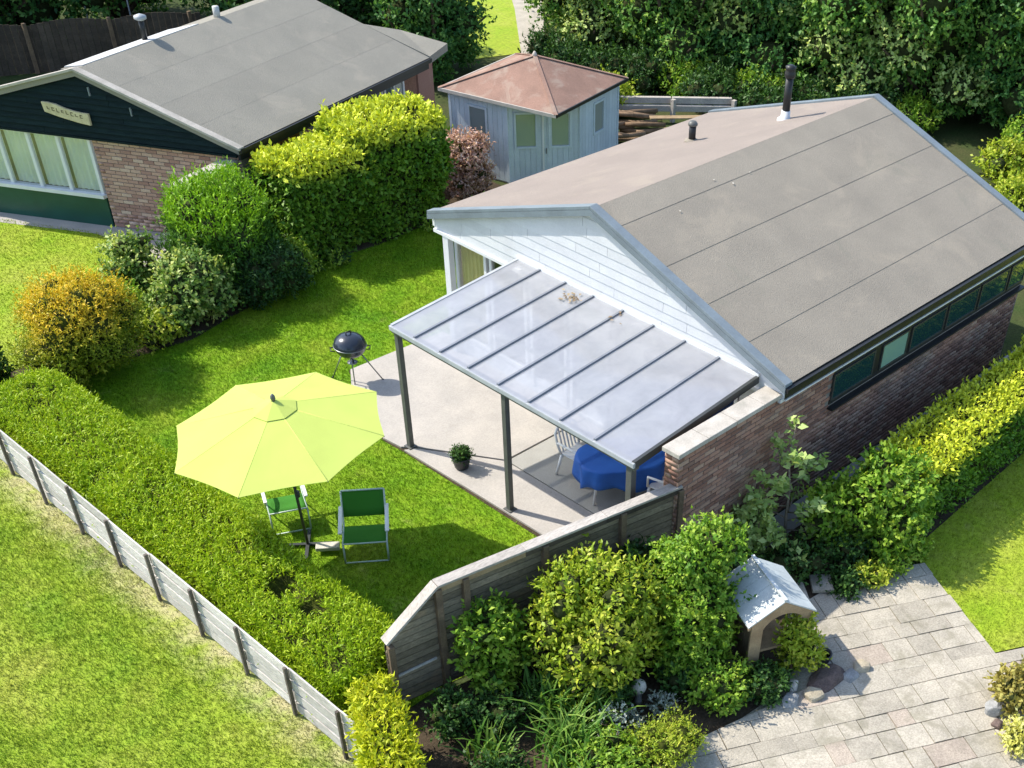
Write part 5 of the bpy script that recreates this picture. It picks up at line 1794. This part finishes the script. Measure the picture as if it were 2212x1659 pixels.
# fig sapling with big pale leaves
FT = thing('fig_tree', 'young fig tree with big pale leaves in front of the brick wall', 'tree', (-.12, -.48, 0))
tips = []
tb = MB()
g = random.Random(21)
trunkp = [Vector((-.12, -.48, 0)), Vector((-.12, -.42, .5)), Vector((-.05, -.36, 1.0)), Vector((-.1, -.3, 1.5)), Vector((.0, -.28, 2.05))]
tb.tube(trunkp, [.03, .026, .02, .014, .007], 8)
for st, an, ll, rise in ((.35, 200, .75, .25), (.45, 320, .8, .35), (.5, 120, .55, .35), (.55, 20, .85, .4), (.6, 260, .6, .45), (1.0, 190, .45, .35), (1.05, 340, .5, .3), (1.3, 80, .35, .3), (1.45, 240, .35, .3), (.25, 230, .9, .15), (.3, 290, .6, .2), (.7, 170, .7, .45), (.9, 150, .5, .4)):
    i = min(3, int(st / .5))
    p = trunkp[i].lerp(trunkp[i + 1], (st - .5 * i) / .5)
    d = Vector((math.cos(R(an)), math.sin(R(an)), 0)) * ll
    m1 = p + d * .5 + Vector((0, 0, rise * .35))
    e = p + d + Vector((0, 0, rise))
    tb.tube([p, m1, e], [.013, .010, .005], 6)
    tips += [m1, p.lerp(e, .75) + Vector((0, 0, .02)), e]
tb.build('trunk', 'bark_pale', FT, True)
tips += trunkp[3:] + [trunkp[3].lerp(trunkp[4], .5)]
LP, LA = [], []
for t in tips:
    for q in range(17):
        LP.append(list(t + Vector((g.gauss(0, .05), g.gauss(0, .05), g.gauss(0, .05)))))
        LA.append([g.gauss(0, 1), g.gauss(0, 1), g.gauss(.25, .4)])
LP, LA = np.array(LP), np.array(LA)
V, F = leaves(LP, LA, np.tile([0, 0, 1.], (len(LP), 1)) + rng.normal(size=LP.shape) * .35, .125 * rng.uniform(.55, 1.3, len(LP)), .62)
fast_mesh('crown', V, F, 'l_fig', FT, rng.random(len(LP)))

shrub('hydrangea_shrub', 'large fresh green shrub at the end of the golden hedge', 'shrub', (1.05, -1.45, 0), lobes_round(.78, .62, 1.32, 18, .26, 101), 8200, .09, 'l_fresh', wr=.6, core=.6)
shrub('bed_shrub', 'small shiny green shrub beneath the fig tree', 'shrub', (-.75, -.2, 0), lobes_round(.3, .26, .85, 7, .16, 103), 1500, .1, 'l_fig', wr=.6, core=.35)
shrub('hydrangea_shrub', 'leafy green shrub between fig tree and golden hedge', 'shrub', (.45, -.95, 0), lobes_round(.45, .4, 1.0, 10, .2, 105), 3600, .085, 'l_fresh', wr=.6, core=.55)

# ================================================================== little gabled shelter
WS = thing('garden_shelter', 'little wooden shelter with pale gabled roof beside the paving', 'shelter', (-2.2, -1.65, 0))
fp, bp_ = Vector((-2.43, -2.07, 1.30)), Vector((-2.02, -1.19, 1.30))
rd = (fp - bp_).normalized()
pr = Vector((-rd.y, rd.x, 0))
if pr.x < 0:
    pr = -pr
hw, dz = .50, .31
for s in (1, -1):
    n = 5
    for i in range(n):
        a = bp_.lerp(fp, i / n) + rd * .002
        c = bp_.lerp(fp, (i + 1) / n) - rd * .002
        MB().extr([a, c, c + pr * (s * hw) - Vector((0, 0, dz)), a + pr * (s * hw) - Vector((0, 0, dz))], (0, 0, -.022)).build('roof_board', 'roofing_white', WS)
MB().beam(bp_ + Vector((0, 0, .012)), fp + Vector((0, 0, .012)), .05, .02).build('ridge_board', 'roofing_white', WS)
for e in (fp - rd * .03, bp_ + rd * .06):
    for s in (1, -1):
        MB().extr([e - Vector((0, 0, .03)), e + pr * (s * (hw - .02)) - Vector((0, 0, dz + .02)), e + pr * (s * (hw - .02)) - Vector((0, 0, dz + .10)), e - Vector((0, 0, .12))], tuple(-rd * .025)).build('gable_board', 'wood_tan', WS)
    for s in (1, -1):
        p = e + pr * (s * .30) - rd * .03
        MB().box((p.x, p.y, .53), (.07, .07, 1.06), math.atan2(rd.y, rd.x)).build('post', 'wood_tan', WS, bevel=.004)
ar = MB()
fo_ = fp - rd * .045
wo_ = hw - .06
out_ = [(-wo_, .06), (-wo_, 1.30 - dz * wo_ / hw - .03), (0, 1.262), (wo_, 1.30 - dz * wo_ / hw - .03), (wo_, .74), (wo_ - .07, .74)]
inn_ = [(.035 + (wo_ - .105) * math.cos(t), .74 + .32 * math.sin(t)) for t in [R(12 * q) for q in range(1, 15)]] + [(-wo_ + .14, .72), (-wo_ + .14, .06)]
ar.extr([Vector((fo_.x + pr.x * a_, fo_.y + pr.y * a_, z_)) for a_, z_ in out_ + inn_], tuple(rd * .028))
ar.build('arched_front', 'wood_tan', WS)
pA, pB = bp_ - pr * .30 + rd * .08, fp - pr * .30 - rd * .08
for k in range(5):
    a, c = pA.lerp(pB, k / 5 + .004), pA.lerp(pB, (k + 1) / 5 - .004)
    MB().extr([Vector((a.x, a.y, .05)), Vector((c.x, c.y, .05)), Vector((c.x, c.y, .98)), Vector((a.x, a.y, .98))], tuple(pr * .02)).build('side_board', 'wood_tan', WS)
mid = (fp + bp_) / 2
MB().box((mid.x, mid.y, .42), (.8, .5, .04), math.atan2(rd.y, rd.x)).build('shelf', 'wood_tan', WS)
shrub('shelter_plant', 'yellow green plant growing in the open front of the shelter', 'plant', (-2.2, -2.2, .05), [(0, .05, .2, .16, .15, .2), (.06, -.02, .5, .18, .16, .2), (.1, -.16, .34, .16, .15, .2), (-.04, .08, .6, .16, .15, .2), (.1, .02, .72, .14, .13, .12)], 2600, .065, 'l_lime', core=.6)

# ================================================================== paving
pang = R(-29)
pe1, pe2 = (math.cos(pang), math.sin(pang)), (-math.sin(pang), math.cos(pang))
PAVE = [(-4.55, -2.0), (-3.7, -2.25), (-2.65, -2.35), (-1.3, -1.45), (-.2, -1.6), (1.05, -2.25), (.05, -4.06), (.62, -4.38), (5, -6.9), (2, -9.5), (-7.2, -7.2), (-7.2, -3.6), (-5.0, -2.6)]
PAV = sheet('paving', PAVE, .008, 'joint')
CLIPS = [[(-7.2, -7.2), (2, -9.5), (.05, -4.06), (-2.2, -2.62), (-4.55, -2.0), (-7.2, -3.6)], [(-2.2, -2.62), (.05, -4.06), (1.05, -2.25), (-.2, -1.6), (-1.3, -1.45)], [(2, -9.5), (5, -6.9), (.62, -4.38), (.05, -4.06)]]
g = random.Random(31)
def pw(u, v):
    return (u * pe1[0] + v * pe2[0], u * pe1[1] + v * pe2[1])
v = -9.6
row = 0
while v < 1.6:
    h = g.choice((.28, .38, .38, .48))
    u = -6 + g.uniform(-.4, 0)
    while u < 7.5:
        w = g.choice((.28, .38, .46, .56, .6))
        gap = g.choice((.003, .005, .009))
        q = [pw(u + gap, v + gap), pw(u + w - gap, v + gap), pw(u + w - gap, v + h - gap), pw(u + gap, v + h - gap)]
        cx, cy = sum(p[0] for p in q) / 4, sum(p[1] for p in q) / 4
        X, Y, D = px([(cx, cy, 0)])
        if -120 < X[0] < 2800 and 1000 < Y[0] < 2050:
            for cp in CLIPS:
                pl = clip_poly(q, cp)
                if len(pl) >= 3:
                    ar = abs(sum(pl[i][0] * pl[(i + 1) % len(pl)][1] - pl[(i + 1) % len(pl)][0] * pl[i][1] for i in range(len(pl)))) / 2
                    if ar > .012:
                        tz = [g.uniform(-.006, .005), g.uniform(-.012, .012), g.uniform(-.012, .012)]
                        top = [(p[0], p[1], .040 + tz[0] + (p[0] - cx) * tz[1] + (p[1] - cy) * tz[2]) for p in pl]
                        MB().extr(top, (0, 0, -.035)).build('paving_slab', 'slab_pink' if g.random() < .08 else 'slab', PAV)
        u += w
    v += h
    row += 1
# loose slabs and stones
for i, (x, y, sx, sy, rz, mm, lb) in enumerate(((-.98, -1.30, .42, .36, .9, 'slab', 'upper loose square slab lying behind the shelter'), (-.52, -1.45, .36, .32, .8, 'slab', 'second loose slab beside the upper one, nearer the hedge'))):
    tag(MB().box((x, y, .075), (sx, sy, .06), rz).build('loose_slab', mm, None, bevel=.008), lb, 'slab')
MB_r = [((-2.03, -2.66, .03), (.33, .24, .13), 'stone_brown', 'broad dark brown flat rock at the paving edge', 3),
        ((-2.42, -2.72, .05), (.16, .13, .11), 'stone_tan', 'squarish tan stone below the brown rock', 5),
        ((-2.72, -2.55, .04), (.17, .13, .09), 'stone_grey', 'grey flat stone at the foot of the dark leafy plant', 7),
        ((-2.50, -2.43, .06), (.10, .09, .08), 'stone_pale', 'small whitish stone between grey and brown stones', 9),
        ((-1.55, -2.86, .06), (.15, .12, .07), 'stone_tan', 'pale tan block alone on the paving near the brown rock', 11),
        ((-1.78, -2.86, .04), (.16, .11, .06), 'stone_grey', 'low grey stone at the right end of the brown rock', 13)]
for c, r, mm, lb, sd in MB_r:
    tag(MB().rock(c, r, sd, 2).build('stone', mm, None), lb, 'stone')
DP = thing('dark_pot', 'dark round pot beside the brown rock', 'pot', (-1.82, -2.42, .04))
MB().lathe([(.07, .0), (.10, .05), (.115, .14), (.12, .17), (.10, .17), (.09, .13)], (-1.82, -2.42, .04), 20).build('pot', 'pot', DP, True)
MB().lathe([(.01, .12), (.095, .125), (.096, .13)], (-1.82, -2.42, .04), 20).build('soil', 'soil', DP)
SB = thing('stone_ball', 'pale stone ball on a short post in the flower bed', 'ornament', (-4.12, -1.12, 0))
MB().lathe([(.005, .18), (.05, .19), (.085, .23), (.1, .29), (.085, .35), (.05, .385), (.005, .395)], (-4.12, -1.12, 0), 22).build('ball', 'stone_pale', SB, True)
MB().lathe([(.06, 0), (.045, .05), (.04, .16), (.055, .19)], (-4.12, -1.12, 0), 16).build('foot', 'stone_grey', SB, True)
# planting at the right-hand lower corner
tag(MB().rock((-.95, -4.62, .10), (.17, .14, .13), 41, 2).build('stone', 'stone_grey', None), 'large grey boulder beside the bronze plant', 'stone')
tag(MB().rock((-1.15, -4.78, .05), (.10, .08, .07), 43, 2).build('stone', 'stone_brown', None), 'small brown stone below the grey boulder', 'stone')
shrub('bronze_plant', 'bronze leaved bushy plant on the paving by the grey boulder', 'plant', (-.62, -4.72, .04), lobes_round(.34, .3, .42, 9, .15, 111), 1900, .075, 'l_bronze', core=.55)
shrub('cream_plant', 'fluffy pale yellow plant at the lower corner of the paving', 'plant', (-1.32, -5.12, .04), lobes_round(.17, .15, .34, 7, .1, 113), 1500, .06, 'l_cream', core=.6)

# ================================================================== trees behind
def tree(label, base, rx, h, k, r, n, leaf, m, seed, group, z0=.0, tips=None, core=.62, name='tree', trunk=.09, wr=.6, **kw):
    lb = lobes_round(rx * 1.05, rx, h, max(9, int(k * .62)), r * 1.25, seed, zlo=.12)
    n, leaf = int(n * 1.7), leaf * .78
    return shrub(name, label, 'tree', (base[0], base[1], 0), lb, n, leaf, m, group=group, trunk=trunk, core=core, tip_lobes=tips, wr=wr, **kw)


GT = 'trees behind the gardens'
tree('dark rounded evergreen tree beside the far lawn strip', (9.6, 19.3), 1.25, 3.6, 20, .55, 11000, .14, 'l_tree2', 201, GT)
tree('broad leafy tree just right of the far lawn strip', (14.6, 18.1), 1.75, 4.2, 24, .7, 14000, .15, 'l_tree', 202, GT, tips=[2, 3, 5, 7])
tree('leafy tree behind the summer house roof', (15.3, 15.4), 1.9, 4.6, 26, .7, 15000, .15, 'l_tree', 203, GT, tips=[4, 6])
tree('dark tree behind the plank edging', (16.4, 12.9), 1.9, 4.6, 26, .7, 15000, .15, 'l_tree2', 204, GT, tips=[5])
tree('broad tree with pale leaf sprays behind the flue pipe', (16.9, 10.6), 1.9, 4.8, 30, .6, 16000, .16, 'l_tree', 205, GT, tips=[1, 2, 4, 5, 7, 8, 9])
tree('tree with the largest pale leaf spray above the bungalow ridge', (18.2, 8.5), 1.9, 5.0, 28, .65, 15000, .16, 'l_tree', 206, GT, tips=[2, 3, 5, 6, 8, 9])
tree('dark tree at the far end of the bungalow roof', (19.0, 6.4), 1.6, 4.2, 22, .62, 11000, .15, 'l_tree2', 207, GT)
for i, (x, y, rr, hh, mm) in enumerate(((18.4, 18.2, 2.2, 6.0, 'l_tree'), (19.4, 14.4, 2.2, 6.2, 'l_tree2'), (20.6, 11.0, 2.2, 6.4, 'l_tree'), (22.5, 8.2, 2.2, 6.0, 'l_tree2'), (17.4, 21.2, 1.6, 5.0, 'l_tree2'))):
    tree(ORDN[i] + (' tree from the far lawn strip in the back row of deep green trees' if i < 4 else ' deep green tree of the back row, nearest the far lawn strip'), (x, y), rr, hh, 22, .8, 8000, .19, mm, 220 + i, 'second row of trees')
for i, (x, y, rr, hh, mm) in enumerate(((-5.0, 30.5, 2.0, 4.4, 'l_tree2'), (-1.4, 29.6, 2.0, 4.6, 'l_tree2'), (2.0, 28.8, 1.9, 4.4, 'l_tree2'), (5.4, 28.2, 1.9, 4.4, 'l_tree2'), (8.0, 25.6, 1.7, 4.2, 'l_tree2'), (9.4, 23.2, 1.4, 3.8, 'l_tree2'), (7.6, 21.8, 1.0, 2.8, 'l_dark'))):
    tree(ORDN[i] + ' dark tree from the picture edge in the row behind the neighbouring roof', (x, y), rr, hh, 20, .75, 7500, .18, mm, 240 + i, 'dark trees behind the neighbouring roof')
# undergrowth at the foot of the trees
g = random.Random(77)
spots = sorted([(12.9, 15.6), (13.2, 14.6), (13.7, 13.7), (14.2, 12.6), (14.6, 11.7), (14.9, 10.8), (15.3, 9.8), (15.8, 8.9), (16.4, 7.9), (12.2, 16.6), (12.4, 17.5), (13.4, 12.4), (14.0, 11.2)], key=lambda q: -q[1])
for i, (x, y) in enumerate(spots):
    shrub('undergrowth_bush', ORDN[i] + ' low bush from the summer house along the foot of the trees', 'bush', (x, y, 0), lobes_round(.7, .7, .62 + g.random() * .3, 8, .3, 260 + i), 2600, .11, 'l_fresh' if i in (4, 7, 12) else 'l_dark', core=.65, upw=.7, group='undergrowth bushes', wr=.4)
shrub('bright_shrub', 'bright yellow green shrub peeping out beside the summer house roof', 'shrub', (10.9, 13.95, 0), lobes_round(.75, .6, .82, 9, .28, 280), 3200, .10, 'l_lime', core=.6)
for i, (x, y, rr, hh, mm, lb) in enumerate(((15.4, 4.4, .8, .8, 'l_lime', 'sunlit yellow green bush beyond the far roof corner'), (16.8, 4.6, .8, 1.0, 'l_fresh', 'fresh green bush above the sunlit bush at the far roof corner'), (18.8, 4.4, .9, 1.6, 'l_fresh', 'taller green bush at the right edge above the roof'), (13.9, 3.4, .6, .55, 'l_lime', 'low yellow green bush nearest the far eave'))):
    shrub('sunny_bush', lb, 'bush', (x, y, 0), lobes_round(rr, rr, hh, 9, .3, 290 + i), 3800, .10, mm, core=.65)

# ================================================================== grass blades
EXC = [[(x, y) for x, y in ((.4, 8.03), (-1.75, 8.08), (-2.25, 6.9), (-2.69, 5.95), (-2.66, 5.4), (-2.64, .3), (.4, .3))], [(-7.2, 1.1), (-5.9, 1.1), (-5.9, 10.0), (-7.2, 10.0)]]
grass('lawn_grass', 'short bright green grass of the garden lawn round the patio', LAWN, 2600, 'lawn_blade', .038, .011, EXC)


def worn(x, y):
    w = waves(np.stack([x, y, 0 * x], 1), 2.1, 41)
    return np.clip((-7.3 - x) / .6 + .45 + w * .7, .15, 1)


grass('field_grass', 'coarse patchy yellow green grass of the open field', FIELD, 2100, 'field_blade', .05, .013, thin=worn)
grass('neighbour_grass', 'mown pale green grass before the neighbouring bungalow', NLAWN, 1200, 'nlawn_blade', .035, .013)
grass('side_grass', 'mown sunlit grass beside the stone paving', SLAWN, 1800, 'nlawn_blade', .038, .011)
